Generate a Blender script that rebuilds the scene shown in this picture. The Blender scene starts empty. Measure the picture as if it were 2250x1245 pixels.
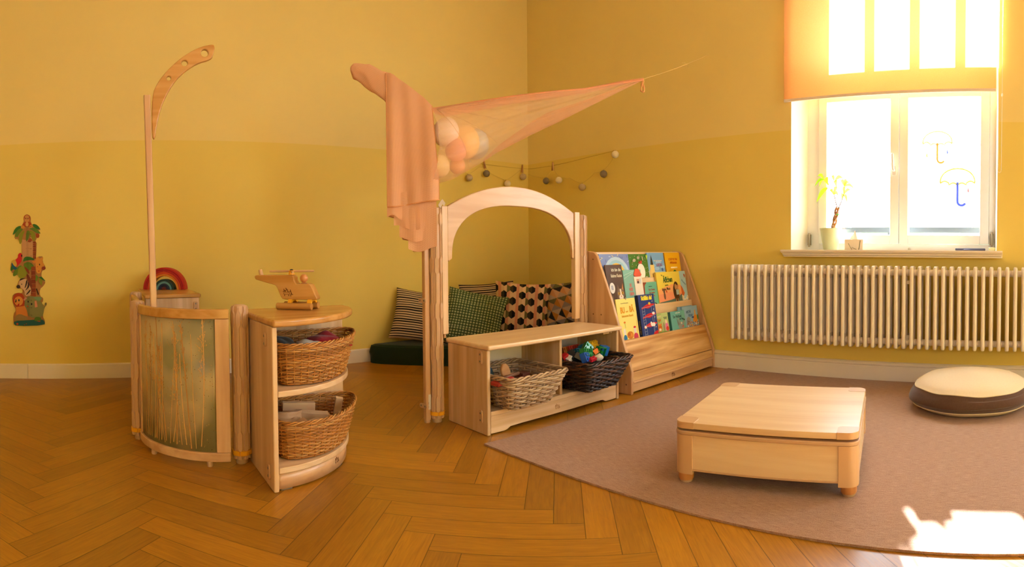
import bpy, bmesh, math, random
from mathutils import Vector, Matrix, noise
PI = math.pi
random.seed(11)
SC = bpy.context.scene
COL = SC.collection

# ------------------------------------------------------------------ helpers
def lin(c):
    if isinstance(c, str):
        c = tuple(int(c[i:i+2], 16) for i in (0, 2, 4))
    return tuple(((v/255.0)/12.92 if v/255.0 <= 0.04045 else ((v/255.0+0.055)/1.055)**2.4) for v in c) + (1.0,)

class MB:
    """collects shapes; build() links them as one mesh object"""
    def __init__(s): s.v = []; s.f = []; s.m = []; s.sm = []
    def add(s, vs, fs, mat=None, smooth=False, M=None):
        b = len(s.v)
        for p in vs:
            p = Vector(p)
            s.v.append(M @ p if M is not None else p)
        for f in fs:
            s.f.append([b+i for i in f]); s.m.append(mat); s.sm.append(smooth)
        return s
    def box(s, lo, hi, mat=None, M=None):
        x0, y0, z0 = lo; x1, y1, z1 = hi
        vs = [(x0,y0,z0),(x1,y0,z0),(x1,y1,z0),(x0,y1,z0),(x0,y0,z1),(x1,y0,z1),(x1,y1,z1),(x0,y1,z1)]
        return s.add(vs, [(3,2,1,0),(4,5,6,7),(0,1,5,4),(1,2,6,5),(2,3,7,6),(3,0,4,7)], mat, False, M)
    def prism(s, poly, z0, z1, mat=None, M=None, smooth=False):
        n = len(poly)
        a = sum(poly[i][0]*poly[(i+1)%n][1]-poly[(i+1)%n][0]*poly[i][1] for i in range(n))
        if a < 0: poly = list(reversed(poly))
        vs = [(p[0],p[1],z0) for p in poly]+[(p[0],p[1],z1) for p in poly]
        fs = [tuple(reversed(range(n))), tuple(range(n, 2*n))]
        s.add(vs, fs, mat, False, M); b = len(s.v)-2*n
        for i in range(n):
            j = (i+1) % n
            s.f.append([b+i, b+j, b+n+j, b+n+i]); s.m.append(mat); s.sm.append(smooth)
        return s
    def tube(s, pts, r, n=8, mat=None, M=None, closed=False, caps=True, flat=1.0):
        pts = [Vector(p) for p in pts]; k = len(pts)
        rs = r if isinstance(r, (list, tuple)) else [r]*k
        b = len(s.v); prev = None; up0 = None
        for i in range(k):
            if closed: t = pts[(i+1)%k]-pts[i-1]
            else: t = pts[min(i+1,k-1)]-pts[max(i-1,0)]
            if t.length < 1e-9: t = Vector((0,0,1))
            t.normalize()
            if up0 is None:
                up0 = Vector((0,0,1)) if abs(t.z) < 0.9 else Vector((1,0,0))
            a = up0-t*up0.dot(t)
            if a.length < 1e-6: a = t.orthogonal()
            a.normalize(); up0 = a; c = t.cross(a)
            for j in range(n):
                th = 2*PI*j/n
                p = pts[i]+a*(math.cos(th)*rs[i]*flat)+c*(math.sin(th)*rs[i])
                s.v.append(M @ p if M is not None else p)
        for i in range(k if closed else k-1):
            for j in range(n):
                a0 = b+i*n+j; a1 = b+i*n+(j+1)%n; c0 = b+((i+1)%k)*n+j; c1 = b+((i+1)%k)*n+(j+1)%n
                s.f.append([a0,a1,c1,c0]); s.m.append(mat); s.sm.append(True)
        if caps and not closed:
            s.f.append([b+j for j in reversed(range(n))]); s.m.append(mat); s.sm.append(False)
            s.f.append([b+(k-1)*n+j for j in range(n)]); s.m.append(mat); s.sm.append(False)
        return s
    def lathe(s, prof, n=32, mat=None, M=None, sm=True, sx=1.0, sy=1.0, caps=True):
        def ring(r, z):
            b = len(s.v)
            for j in range(n):
                th = 2*PI*j/n; p = Vector((r*math.cos(th)*sx, r*math.sin(th)*sy, z))
                s.v.append(M @ p if M is not None else p)
            return b
        first = prev = ring(*prof[0]); pd = None
        for i in range(len(prof)-1):
            d = Vector((prof[i+1][0]-prof[i][0], prof[i+1][1]-prof[i][1]))
            if pd is not None and d.length > 1e-7 and pd.length > 1e-7 and d.angle(pd) > .7: prev = ring(*prof[i])
            b = ring(*prof[i+1]); pd = d
            for j in range(n):
                s.f.append([prev+j, prev+(j+1)%n, b+(j+1)%n, b+j]); s.m.append(mat); s.sm.append(sm)
            prev = b
        if caps:
            f0 = ring(*prof[0]); f1 = ring(*prof[-1])
            s.f.append([f0+j for j in reversed(range(n))]); s.m.append(mat); s.sm.append(False)
            s.f.append([f1+j for j in range(n)]); s.m.append(mat); s.sm.append(False)
        return s
    def ball(s, c, r, mat=None, n=20, sc=(1,1,1), M=None):
        b = len(s.v); c = Vector(c); h = n//2
        for i in range(1, h):
            ph = PI*i/h
            for j in range(n):
                th = 2*PI*j/n
                p = c+Vector((r*sc[0]*math.sin(ph)*math.cos(th), r*sc[1]*math.sin(ph)*math.sin(th), r*sc[2]*math.cos(ph)))
                s.v.append(M @ p if M is not None else p)
        for i in range(h-2):
            for j in range(n):
                s.f.append([b+i*n+j, b+(i+1)*n+j, b+(i+1)*n+(j+1)%n, b+i*n+(j+1)%n]); s.m.append(mat); s.sm.append(True)
        t = c+Vector((0,0,r*sc[2])); bt = c-Vector((0,0,r*sc[2]))
        it = len(s.v); s.v.append(M @ t if M is not None else t); s.v.append(M @ bt if M is not None else bt)
        for j in range(n):
            s.f.append([it, b+j, b+(j+1)%n]); s.m.append(mat); s.sm.append(True)
            s.f.append([it+1, b+(h-2)*n+(j+1)%n, b+(h-2)*n+j]); s.m.append(mat); s.sm.append(True)
        return s
    def grid(s, fn, nu, nv, mat=None, smooth=True, closeu=False):
        b = len(s.v)
        for i in range(nu+1 if not closeu else nu):
            for j in range(nv+1): s.v.append(Vector(fn(i/nu, j/nv)))
        w = nv+1
        for i in range(nu):
            i2 = (i+1) % nu if closeu else i+1
            for j in range(nv):
                s.f.append([b+i*w+j, b+i2*w+j, b+i2*w+j+1, b+i*w+j+1]); s.m.append(mat); s.sm.append(smooth)
        return s
    def mesh(s, name, mat=None):
        me = bpy.data.meshes.new(name)
        me.from_pydata([tuple(v) for v in s.v], [], s.f)
        mats = []
        for m in s.m:
            mm = m or mat
            if mm not in mats: mats.append(mm)
        for mm in mats: me.materials.append(mm)
        idx = {id(mm): i for i, mm in enumerate(mats)}
        me.polygons.foreach_set('material_index', [idx[id(m or mat)] for m in s.m])
        me.polygons.foreach_set('use_smooth', s.sm)
        me.update()
        return me
    def build(s, name, mat=None, parent=None, bevel=0, seg=2, smooth=None, loc=None, M=None, recalc=True):
        me = s.mesh(name, mat)
        if recalc:
            bm = bmesh.new(); bm.from_mesh(me); bmesh.ops.recalc_face_normals(bm, faces=bm.faces); bm.to_mesh(me); bm.free()
        if smooth is not None: me.polygons.foreach_set('use_smooth', [smooth]*len(me.polygons))
        o = bpy.data.objects.new(name, me); COL.objects.link(o)
        if parent is not None: o.parent = parent
        if loc is not None: o.location = loc
        if M is not None: o.matrix_local = M
        if bevel:
            b = o.modifiers.new('edge', 'BEVEL'); b.width = bevel; b.segments = seg; b.limit_method = 'ANGLE'; b.angle_limit = math.radians(40)
            b.harden_normals = True
            if smooth is None: me.polygons.foreach_set('use_smooth', [True]*len(me.polygons))
        return o

def box(lo, hi): return MB().box(lo, hi)
def thing(name, label, cat, loc=(0,0,0), rz=0, group=None):
    o = bpy.data.objects.new(name, None); COL.objects.link(o)
    o.location = loc; o.rotation_euler = (0,0,rz); o.empty_display_size = .05
    o['label'] = label; o['category'] = cat
    if group: o['group'] = group
    return o
def tag(o, label, cat, group=None, kind=None):
    o['label'] = label; o['category'] = cat
    if group: o['group'] = group
    if kind: o['kind'] = kind
    return o
def struct(o): o['kind'] = 'structure'; return o
def dup(root, loc, rz, label, group=None):
    r = root.copy(); COL.objects.link(r); r.location = loc; r.rotation_euler = (0,0,rz); r['label'] = label
    if group: r['group'] = group
    for ch in list(root.children):
        c = ch.copy(); COL.objects.link(c); c.parent = r
        for g in list(ch.children):
            d = g.copy(); COL.objects.link(d); d.parent = c
    return r
def T(x, y, z): return Matrix.Translation((x, y, z))
def RX(a): return Matrix.Rotation(a, 4, 'X')
def RY(a): return Matrix.Rotation(a, 4, 'Y')
def RZ(a): return Matrix.Rotation(a, 4, 'Z')
def frame(o, u, v):
    u = Vector(u).normalized(); v = Vector(v).normalized(); n = u.cross(v).normalized(); v = n.cross(u)
    return Matrix(((u.x,v.x,n.x,o[0]),(u.y,v.y,n.y,o[1]),(u.z,v.z,n.z,o[2]),(0,0,0,1)))
def shape2d(name, outer, holes, thick, mat, parent=None, M=None, bevel=0.0, smoothing=False):
    """plate with holes: outline in local xy, thickness centred on z"""
    cu = bpy.data.curves.new(name, 'CURVE'); cu.dimensions = '2D'; cu.fill_mode = 'BOTH'
    cu.extrude = thick/2-bevel; cu.bevel_depth = bevel; cu.bevel_resolution = 2; cu.offset = -bevel
    for lp in [outer]+list(holes):
        sp = cu.splines.new('POLY'); sp.points.add(len(lp)-1); sp.use_cyclic_u = True
        for i, p in enumerate(lp): sp.points[i].co = (p[0], p[1], 0, 1)
    tmp = bpy.data.objects.new('tmp', cu); COL.objects.link(tmp)
    bpy.context.view_layer.update()
    me = bpy.data.meshes.new_from_object(tmp)
    bpy.data.objects.remove(tmp); bpy.data.curves.remove(cu)
    me.materials.clear(); me.materials.append(mat)
    bm = bmesh.new(); bm.from_mesh(me); bmesh.ops.remove_doubles(bm, verts=bm.verts, dist=1e-5)
    bmesh.ops.recalc_face_normals(bm, faces=bm.faces); bm.to_mesh(me); bm.free()
    me.name = name
    o = bpy.data.objects.new(name, me); COL.objects.link(o)
    if parent is not None: o.parent = parent
    if M is not None: o.matrix_local = M
    return o
def text(name, body, size, mat, parent, M, align='LEFT', ext=0.0004, bold=0.0, sx=1.0, space=1.0):
    cu = bpy.data.curves.new(name, 'FONT'); cu.body = body; cu.size = size; cu.extrude = ext; cu.align_x = align
    cu.offset = bold*size; cu.space_character = space; cu.resolution_u = 3; cu.space_line = .85
    tmp = bpy.data.objects.new('tmp', cu); COL.objects.link(tmp)
    bpy.context.view_layer.update()
    me = bpy.data.meshes.new_from_object(tmp)
    bpy.data.objects.remove(tmp); bpy.data.curves.remove(cu)
    me.materials.clear(); me.materials.append(mat); me.name = name
    if sx != 1.0:
        for v in me.vertices: v.co.x *= sx
    o = bpy.data.objects.new(name, me); COL.objects.link(o); o.parent = parent; o.matrix_local = M
    return o
def smoothpoly(pts, it=2, closed=True):
    for _ in range(it):
        q = []; n = len(pts)
        for i in range(n if closed else n-1):
            a = pts[i]; b = pts[(i+1)%n]
            q.append(tuple(a[k]*.75+b[k]*.25 for k in range(len(a)))); q.append(tuple(a[k]*.25+b[k]*.75 for k in range(len(a))))
        if not closed: q = [pts[0]]+q+[pts[-1]]
        pts = q
    return pts
def rrect(x0, y0, x1, y1, r, n=6):
    out = []
    for cx, cy, a in ((x1-r,y1-r,0),(x0+r,y1-r,PI/2),(x0+r,y0+r,PI),(x1-r,y0+r,1.5*PI)):
        for i in range(n+1):
            t = a+PI/2*i/n; out.append((cx+r*math.cos(t), cy+r*math.sin(t)))
    return out
def ell(cx, cy, rx, ry, rot=0, n=20):
    c, s = math.cos(rot), math.sin(rot)
    return [(cx+rx*math.cos(t)*c-ry*math.sin(t)*s, cy+rx*math.cos(t)*s+ry*math.sin(t)*c) for t in [2*PI*i/n for i in range(n)]]
def lerp(a, b, t): return a+(b-a)*t
def interp(tab, x):
    if x <= tab[0][0]: return tab[0][1]
    for (a, b), (c, d) in zip(tab, tab[1:]):
        if x <= c: return b+(d-b)*(x-a)/(c-a)
    return tab[-1][1]

# ------------------------------------------------------------------ materials
def newmat(name):
    m = bpy.data.materials.new(name); m.use_nodes = True
    nt = m.node_tree; return m, nt, nt.nodes['Principled BSDF']
def N(nt, t, **kw):
    n = nt.nodes.new(t)
    for k, v in kw.items(): setattr(n, k, v)
    return n
_c = {}
def flat(rgb, rough=.6, spec=.4, metal=0, name=None, bump=0, bs=300):
    key = (str(rgb), rough, spec, metal, bump)
    if key in _c: return _c[key]
    m, nt, b = newmat(name or 'paint_'+(rgb if isinstance(rgb, str) else '%d_%d_%d' % tuple(rgb)))
    b.inputs['Base Color'].default_value = lin(rgb); b.inputs['Roughness'].default_value = rough
    b.inputs['Specular IOR Level'].default_value = spec; b.inputs['Metallic'].default_value = metal
    if bump:
        tc = N(nt, 'ShaderNodeTexCoord'); no = N(nt, 'ShaderNodeTexNoise'); no.inputs['Scale'].default_value = bs; no.inputs['Detail'].default_value = 4
        bp = N(nt, 'ShaderNodeBump'); bp.inputs['Strength'].default_value = bump; bp.inputs['Distance'].default_value = .002
        nt.links.new(tc.outputs['Object'], no.inputs['Vector']); nt.links.new(no.outputs['Fac'], bp.inputs['Height']); nt.links.new(bp.outputs['Normal'], b.inputs['Normal'])
    _c[key] = m; return m
def wood(name, c1, c2, axis='X', rough=.35, stave=0.0, stave_axis=None, scale=1.0, figure=1.0, tex='Object', spec=.5):
    key = (name, axis)
    if key in _c: return _c[key]
    m, nt, b = newmat(name+'_'+axis); L = nt.links.new
    tc = N(nt, 'ShaderNodeTexCoord'); mp = N(nt, 'ShaderNodeMapping')
    sc = {'X': (1.2, 22, 22), 'Y': (22, 1.2, 22), 'Z': (22, 22, 1.2)}[axis]
    mp.inputs['Scale'].default_value = tuple(v*scale for v in sc)
    L(tc.outputs[tex], mp.inputs['Vector'])
    info = N(nt, 'ShaderNodeObjectInfo'); ad = N(nt, 'ShaderNodeVectorMath', operation='ADD')
    cm = N(nt, 'ShaderNodeMath', operation='MULTIPLY'); cm.inputs[1].default_value = 37.0
    L(info.outputs['Random'], cm.inputs[0]); L(mp.outputs['Vector'], ad.inputs[0]); L(cm.outputs[0], ad.inputs[1])
    n1 = N(nt, 'ShaderNodeTexNoise'); n1.inputs['Scale'].default_value = 1.0; n1.inputs['Detail'].default_value = 7; n1.inputs['Distortion'].default_value = .9*figure
    L(ad.outputs[0], n1.inputs['Vector'])
    mp2 = N(nt, 'ShaderNodeMapping'); mp2.inputs['Scale'].default_value = tuple((v*.7 if v < 2 else 8) for v in sc)
    L(tc.outputs[tex], mp2.inputs['Vector'])
    n2 = N(nt, 'ShaderNodeTexNoise'); n2.inputs['Scale'].default_value = 1.3; n2.inputs['Detail'].default_value = 3; n2.inputs['Distortion'].default_value = 1.5
    L(mp2.outputs['Vector'], n2.inputs['Vector'])
    mx0 = N(nt, 'ShaderNodeMath', operation='MULTIPLY_ADD'); mx0.inputs[1].default_value = .5; L(n2.outputs['Fac'], mx0.inputs[0])
    hf = N(nt, 'ShaderNodeMath', operation='MULTIPLY'); hf.inputs[1].default_value = .5; L(n1.outputs['Fac'], hf.inputs[0]); L(hf.outputs[0], mx0.inputs[2])
    rp = N(nt, 'ShaderNodeValToRGB'); rp.color_ramp.elements[0].position = .39; rp.color_ramp.elements[1].position = .61
    rp.color_ramp.elements[0].color = lin(c2); rp.color_ramp.elements[1].color = lin(c1)
    L(mx0.outputs[0], rp.inputs['Fac']); out = rp.outputs['Color']
    if stave:
        sp = N(nt, 'ShaderNodeSeparateXYZ'); L(tc.outputs[tex], sp.inputs[0])
        dv = N(nt, 'ShaderNodeMath', operation='DIVIDE'); dv.inputs[1].default_value = stave; L(sp.outputs[stave_axis or 'X'], dv.inputs[0])
        fl = N(nt, 'ShaderNodeMath', operation='FLOOR'); L(dv.outputs[0], fl.inputs[0])
        wn = N(nt, 'ShaderNodeTexWhiteNoise', noise_dimensions='1D'); L(fl.outputs[0], wn.inputs['W'])
        mr = N(nt, 'ShaderNodeMapRange'); mr.inputs['To Min'].default_value = .84; mr.inputs['To Max'].default_value = 1.06; L(wn.outputs['Value'], mr.inputs['Value'])
        mm = N(nt, 'ShaderNodeMix', data_type='RGBA', blend_type='MULTIPLY'); mm.inputs[0].default_value = 1
        cb = N(nt, 'ShaderNodeCombineXYZ')
        for i in range(3): L(mr.outputs[0], cb.inputs[i])
        L(out, mm.inputs[6]); L(cb.outputs[0], mm.inputs[7]); out = mm.outputs[2]
    L(out, b.inputs['Base Color'])
    b.inputs['Roughness'].default_value = rough; b.inputs['Specular IOR Level'].default_value = spec
    bp = N(nt, 'ShaderNodeBump'); bp.inputs['Strength'].default_value = .05; bp.inputs['Distance'].default_value = .002
    L(n1.outputs['Fac'], bp.inputs['Height']); L(bp.outputs['Normal'], b.inputs['Normal'])
    _c[key] = m; return m
MAPLE = ('D9AE7C', 'C4935F')
def maple(ax='X'): return wood('maple', 'E2C29A', 'CBA271', ax, .32)
def maple_st(ax='Z', st='Y'):
    return wood('maple_stave_'+st, 'E0BD93', 'C99F6E', ax, .35, stave=.055, stave_axis=st)
def beech(ax='X'): return wood('beech', 'D8AE80', 'C29366', ax, .3)
def honey(ax='X'): return wood('honey_beech', 'CE9A58', 'B67F3C', ax, .25)
def pine(ax='X'): return wood('pine', 'E2B87E', 'AC7434', ax, .4, scale=1.0, figure=.8)
def ply(ax='X'): return wood('birch_ply', 'E6C89E', 'DAB588', ax, .30, spec=.75)
M_plastic = flat('C69F78', .4, .5, name='beige_plastic')
M_plastic2 = flat('D0A679', .38, .5, name='beige_post_plastic')
M_yellow = flat('E8A414', .4, .5, name='yellow_plastic')
M_screw = flat('8A8074', .35, .6, 1, name='screw_metal')
M_burn = flat('5A3118', .8, .1, name='branded_mark')

def wallmat():
    m, nt, b = newmat('wall_paint'); L = nt.links.new
    g = N(nt, 'ShaderNodeNewGeometry'); sp = N(nt, 'ShaderNodeSeparateXYZ'); L(g.outputs['Position'], sp.inputs[0])
    no = N(nt, 'ShaderNodeTexNoise'); no.inputs['Scale'].default_value = 1.6; no.inputs['Detail'].default_value = 5; L(g.outputs['Position'], no.inputs['Vector'])
    gt = N(nt, 'ShaderNodeMath', operation='GREATER_THAN'); gt.inputs[1].default_value = 1.5645; L(sp.outputs['Z'], gt.inputs[0])
    mx = N(nt, 'ShaderNodeMix', data_type='RGBA'); mx.inputs[6].default_value = lin('E0B850'); mx.inputs[7].default_value = lin('E4C47C')
    mx.inputs[6].default_value = lin(C_LOW); mx.inputs[7].default_value = lin(C_UP)
    L(gt.outputs[0], mx.inputs[0])
    mr = N(nt, 'ShaderNodeMapRange'); mr.inputs['To Min'].default_value = .93; mr.inputs['To Max'].default_value = 1.05; L(no.outputs['Fac'], mr.inputs['Value'])
    cb = N(nt, 'ShaderNodeCombineXYZ')
    for i in range(3): L(mr.outputs[0], cb.inputs[i])
    mm = N(nt, 'ShaderNodeMix', data_type='RGBA', blend_type='MULTIPLY'); mm.inputs[0].default_value = 1
    L(mx.outputs[2], mm.inputs[6]); L(cb.outputs[0], mm.inputs[7]); L(mm.outputs[2], b.inputs['Base Color'])
    b.inputs['Roughness'].default_value = .75; b.inputs['Specular IOR Level'].default_value = .25
    n2 = N(nt, 'ShaderNodeTexNoise'); n2.inputs['Scale'].default_value = 60; n2.inputs['Detail'].default_value = 3; L(g.outputs['Position'], n2.inputs['Vector'])
    bp = N(nt, 'ShaderNodeBump'); bp.inputs['Strength'].default_value = .12; bp.inputs['Distance'].default_value = .003
    L(n2.outputs['Fac'], bp.inputs['Height']); L(bp.outputs['Normal'], b.inputs['Normal'])
    return m
C_LOW, C_UP = 'E6CA66', 'E9CF80'
M_wall = wallmat()
M_white = flat('E9DCC8', .45, .4, name='white_gloss_paint', bump=.05, bs=40)
M_ceil = flat('F2EBDD', .9, .1, name='ceiling_paint')

PW, PL = .0902, .3595*math.sqrt(2)
def floormat():
    m, nt, b = newmat('oak_parquet'); L = nt.links.new
    uv = N(nt, 'ShaderNodeUVMap', uv_map='grain'); ed = N(nt, 'ShaderNodeUVMap', uv_map='edge')
    at = N(nt, 'ShaderNodeAttribute', attribute_name='tone')
    mp = N(nt, 'ShaderNodeMapping'); mp.inputs['Scale'].default_value = (6, 130, 1); L(uv.outputs[0], mp.inputs['Vector'])
    n1 = N(nt, 'ShaderNodeTexNoise'); n1.inputs['Scale'].default_value = 1; n1.inputs['Detail'].default_value = 8; n1.inputs['Distortion'].default_value = 1.2; L(mp.outputs[0], n1.inputs['Vector'])
    mp2 = N(nt, 'ShaderNodeMapping'); mp2.inputs['Scale'].default_value = (5, 40, 1); L(uv.outputs[0], mp2.inputs['Vector'])
    n2 = N(nt, 'ShaderNodeTexNoise'); n2.inputs['Scale'].default_value = 1; n2.inputs['Detail'].default_value = 2; n2.inputs['Distortion'].default_value = 2.5; L(mp2.outputs[0], n2.inputs['Vector'])
    a1 = N(nt, 'ShaderNodeMath', operation='MULTIPLY_ADD'); a1.inputs[1].default_value = .55; L(n1.outputs['Fac'], a1.inputs[0])
    a2 = N(nt, 'ShaderNodeMath', operation='MULTIPLY'); a2.inputs[1].default_value = .45; L(n2.outputs['Fac'], a2.inputs[0]); L(a2.outputs[0], a1.inputs[2])
    rp = N(nt, 'ShaderNodeValToRGB'); rp.color_ramp.elements[0].position = .3; rp.color_ramp.elements[1].position = .68
    rp.color_ramp.elements[0].color = lin('925E12'); rp.color_ramp.elements[1].color = lin('B27A1E'); L(a1.outputs[0], rp.inputs['Fac'])
    mr = N(nt, 'ShaderNodeMapRange'); mr.inputs['To Min'].default_value = .80; mr.inputs['To Max'].default_value = 1.14; L(at.outputs['Fac'], mr.inputs['Value'])
    cb = N(nt, 'ShaderNodeCombineXYZ')
    for i in range(3): L(mr.outputs[0], cb.inputs[i])
    mm = N(nt, 'ShaderNodeMix', data_type='RGBA', blend_type='MULTIPLY'); mm.inputs[0].default_value = 1; L(rp.outputs[0], mm.inputs[6]); L(cb.outputs[0], mm.inputs[7])
    sp = N(nt, 'ShaderNodeSeparateXYZ'); L(ed.outputs[0], sp.inputs[0])
    ds = []
    for ax_, half in (('X', PL/2), ('Y', PW/2)):
        ab = N(nt, 'ShaderNodeMath', operation='ABSOLUTE'); L(sp.outputs[ax_], ab.inputs[0])
        sb = N(nt, 'ShaderNodeMath', operation='SUBTRACT'); sb.inputs[0].default_value = half; L(ab.outputs[0], sb.inputs[1]); ds.append(sb)
    mn = N(nt, 'ShaderNodeMath', operation='MINIMUM'); L(ds[0].outputs[0], mn.inputs[0]); L(ds[1].outputs[0], mn.inputs[1])
    lt = N(nt, 'ShaderNodeMapRange'); lt.inputs['From Min'].default_value = .0004; lt.inputs['From Max'].default_value = .0017; lt.inputs['To Min'].default_value = .30; lt.inputs['To Max'].default_value = 1.0
    L(mn.outputs[0], lt.inputs['Value'])
    cb2 = N(nt, 'ShaderNodeCombineXYZ')
    for i in range(3): L(lt.outputs[0], cb2.inputs[i])
    m3 = N(nt, 'ShaderNodeMix', data_type='RGBA', blend_type='MULTIPLY'); m3.inputs[0].default_value = 1; L(mm.outputs[2], m3.inputs[6]); L(cb2.outputs[0], m3.inputs[7])
    L(m3.outputs[2], b.inputs['Base Color'])
    b.inputs['Roughness'].default_value = .3; b.inputs['Specular IOR Level'].default_value = .45
    n3 = N(nt, 'ShaderNodeMapRange'); n3.inputs['To Min'].default_value = .24; n3.inputs['To Max'].default_value = .42; L(n1.outputs['Fac'], n3.inputs['Value']); L(n3.outputs[0], b.inputs['Roughness'])
    ba = N(nt, 'ShaderNodeMath', operation='MULTIPLY_ADD'); ba.inputs[1].default_value = .25; L(n1.outputs['Fac'], ba.inputs[0]); L(lt.outputs[0], ba.inputs[2])
    bp = N(nt, 'ShaderNodeBump'); bp.inputs['Strength'].default_value = .25; bp.inputs['Distance'].default_value = .0012
    L(ba.outputs[0], bp.inputs['Height']); L(bp.outputs['Normal'], b.inputs['Normal'])
    return m
M_floor = floormat()
def fabric(name, c1, c2=None, scale=400, rough=.95, bump=.3, weave=True, sheen=.2):
    m, nt, b = newmat(name); L = nt.links.new
    tc = N(nt, 'ShaderNodeTexCoord')
    no = N(nt, 'ShaderNodeTexNoise'); no.inputs['Scale'].default_value = scale; no.inputs['Detail'].default_value = 3
    L(tc.outputs['Object'], no.inputs['Vector'])
    mx = N(nt, 'ShaderNodeMix', data_type='RGBA'); mx.inputs[6].default_value = lin(c1); mx.inputs[7].default_value = lin(c2 or c1)
    L(no.outputs['Fac'], mx.inputs[0]); L(mx.outputs[2], b.inputs['Base Color'])
    b.inputs['Roughness'].default_value = rough; b.inputs['Specular IOR Level'].default_value = .1; b.inputs['Sheen Weight'].default_value = sheen
    bp = N(nt, 'ShaderNodeBump'); bp.inputs['Strength'].default_value = bump; bp.inputs['Distance'].default_value = .002
    L(no.outputs['Fac'], bp.inputs['Height']); L(bp.outputs['Normal'], b.inputs['Normal'])
    return m

# ------------------------------------------------------------------ room shell
RX0, RY0, RH = -5.6, -6.6, 3.2          # room runs x RX0..0, y RY0..0
WY0, WY1, WZ0, WZ1 = -3.717, -2.425, .80, 2.62   # window 1 opening in the right wall
def build_floor():
    me = bpy.data.meshes.new('floor'); v = []; f = []; g = []; e = []; tone = []
    h = PW/(2*math.sqrt(2)); r2 = 1/math.sqrt(2); P = PL*r2
    X0, Y0 = -2.594, -1.998
    ys = {0: Y0}
    sgn = {0: -1}
    for c in range(1, 9):
        ys[c] = (ys[c-1]-P+2*h) if sgn[c-1] < 0 else (ys[c-1]+P+2*h); sgn[c] = -sgn[c-1]
    for c in range(-1, -10, -1):
        sgn[c] = -sgn[c+1]
        ys[c] = ys[c+1]+P-2*h if sgn[c] < 0 else ys[c+1]-P-2*h
    for c in range(-9, 9):
        X = X0+P*c; s = sgn[c]
        u = Vector((r2, s*r2)); w = Vector((-s*r2, r2))*PW
        step = PW*math.sqrt(2)
        for k in range(-60, 60):
            y = ys[c]+k*step
            if y < RY0-.5 or y > .5: continue
            p0 = Vector((X+h if s > 0 else X-h, y))
            q = [p0, p0+u*PL, p0+u*PL+w, p0+w]
            if max(a.x for a in q) < RX0 or min(a.x for a in q) > .02 or min(a.y for a in q) > .02: continue
            b = len(v); v += [(a.x, a.y, 0) for a in q]; f.append((b, b+1, b+2, b+3))
            ou, ov = random.random()*20, random.random()*20
            g += [(ou, ov), (ou+PL, ov), (ou+PL, ov+PW), (ou, ov+PW)]
            e += [(-PL/2, -PW/2), (PL/2, -PW/2), (PL/2, PW/2), (-PL/2, PW/2)]
            tone.append(random.random())
    me.from_pydata(v, [], f)
    a = me.uv_layers.new(name='grain'); b2 = me.uv_layers.new(name='edge')
    for i, p in enumerate(g): a.data[i].uv = p; b2.data[i].uv = e[i]
    t = me.attributes.new('tone', 'FLOAT', 'FACE')
    t.data.foreach_set('value', tone)
    me.materials.append(M_floor)
    bm = bmesh.new(); bm.from_mesh(me)
    for fc in bm.faces:
        if fc.normal.z < 0: fc.normal_flip()
    for co, no in (((RX0,0,0),(-1,0,0)), ((0.01,0,0),(1,0,0)), ((0,RY0,0),(0,-1,0)), ((0,.01,0),(0,1,0))):
        bmesh.ops.bisect_plane(bm, geom=bm.verts[:]+bm.edges[:]+bm.faces[:], plane_co=co, plane_no=no, clear_outer=True)
    bm.to_mesh(me); bm.free()
    o = bpy.data.objects.new('floor', me); COL.objects.link(o); struct(o)
build_floor()
struct(MB().box((RX0-.2, 0, -.02), (.2, .2, RH)).build('wall_back', M_wall))
struct(MB().box((RX0-.2, RY0-.2, RH), (.35, .2, RH+.1)).build('ceiling', M_ceil))
W2 = (-6.05, -4.55)    # second window of the right wall, beyond the frame
def wall_with_holes(name, holes, along, depth, c0, c1, plane):
    """wall in boxes around rectangular holes; along = 'y' (right wall) or 'x' (front wall)"""
    m = MB()
    def bx(a0, a1, z0, z1):
        if along == 'y': m.box((plane, a0, z0), (plane+depth, a1, z1))
        else: m.box((a0, plane-depth, z0), (a1, plane, z1))
    cur = c0
    for a0, a1, z0, z1 in sorted(holes):
        bx(cur, a0, -.02, RH); bx(a0, a1, -.02, z0); bx(a0, a1, z1, RH); cur = a1
    bx(cur, c1, -.02, RH)
    return struct(m.build(name, M_wall))
wall_with_holes('wall_right', [(WY0, WY1, WZ0-.03, WZ1), (W2[0], W2[1], WZ0-.03, WZ1)], 'y', .24, RY0, 0, 0)
wall_with_holes('wall_left', [(-5.3, -4.5, 1.3, 2.3)], 'y', .2, RY0, 0, RX0-.2)  # opening added out of view to brighten the right wall
F2 = [(-1.9, -1.1, .9, 2.0)]  # unseen window assumed from front-lit faces, sized to set the fill light
wall_with_holes('wall_front', F2, 'x', .2, RX0-.2, .24, RY0)
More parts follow.
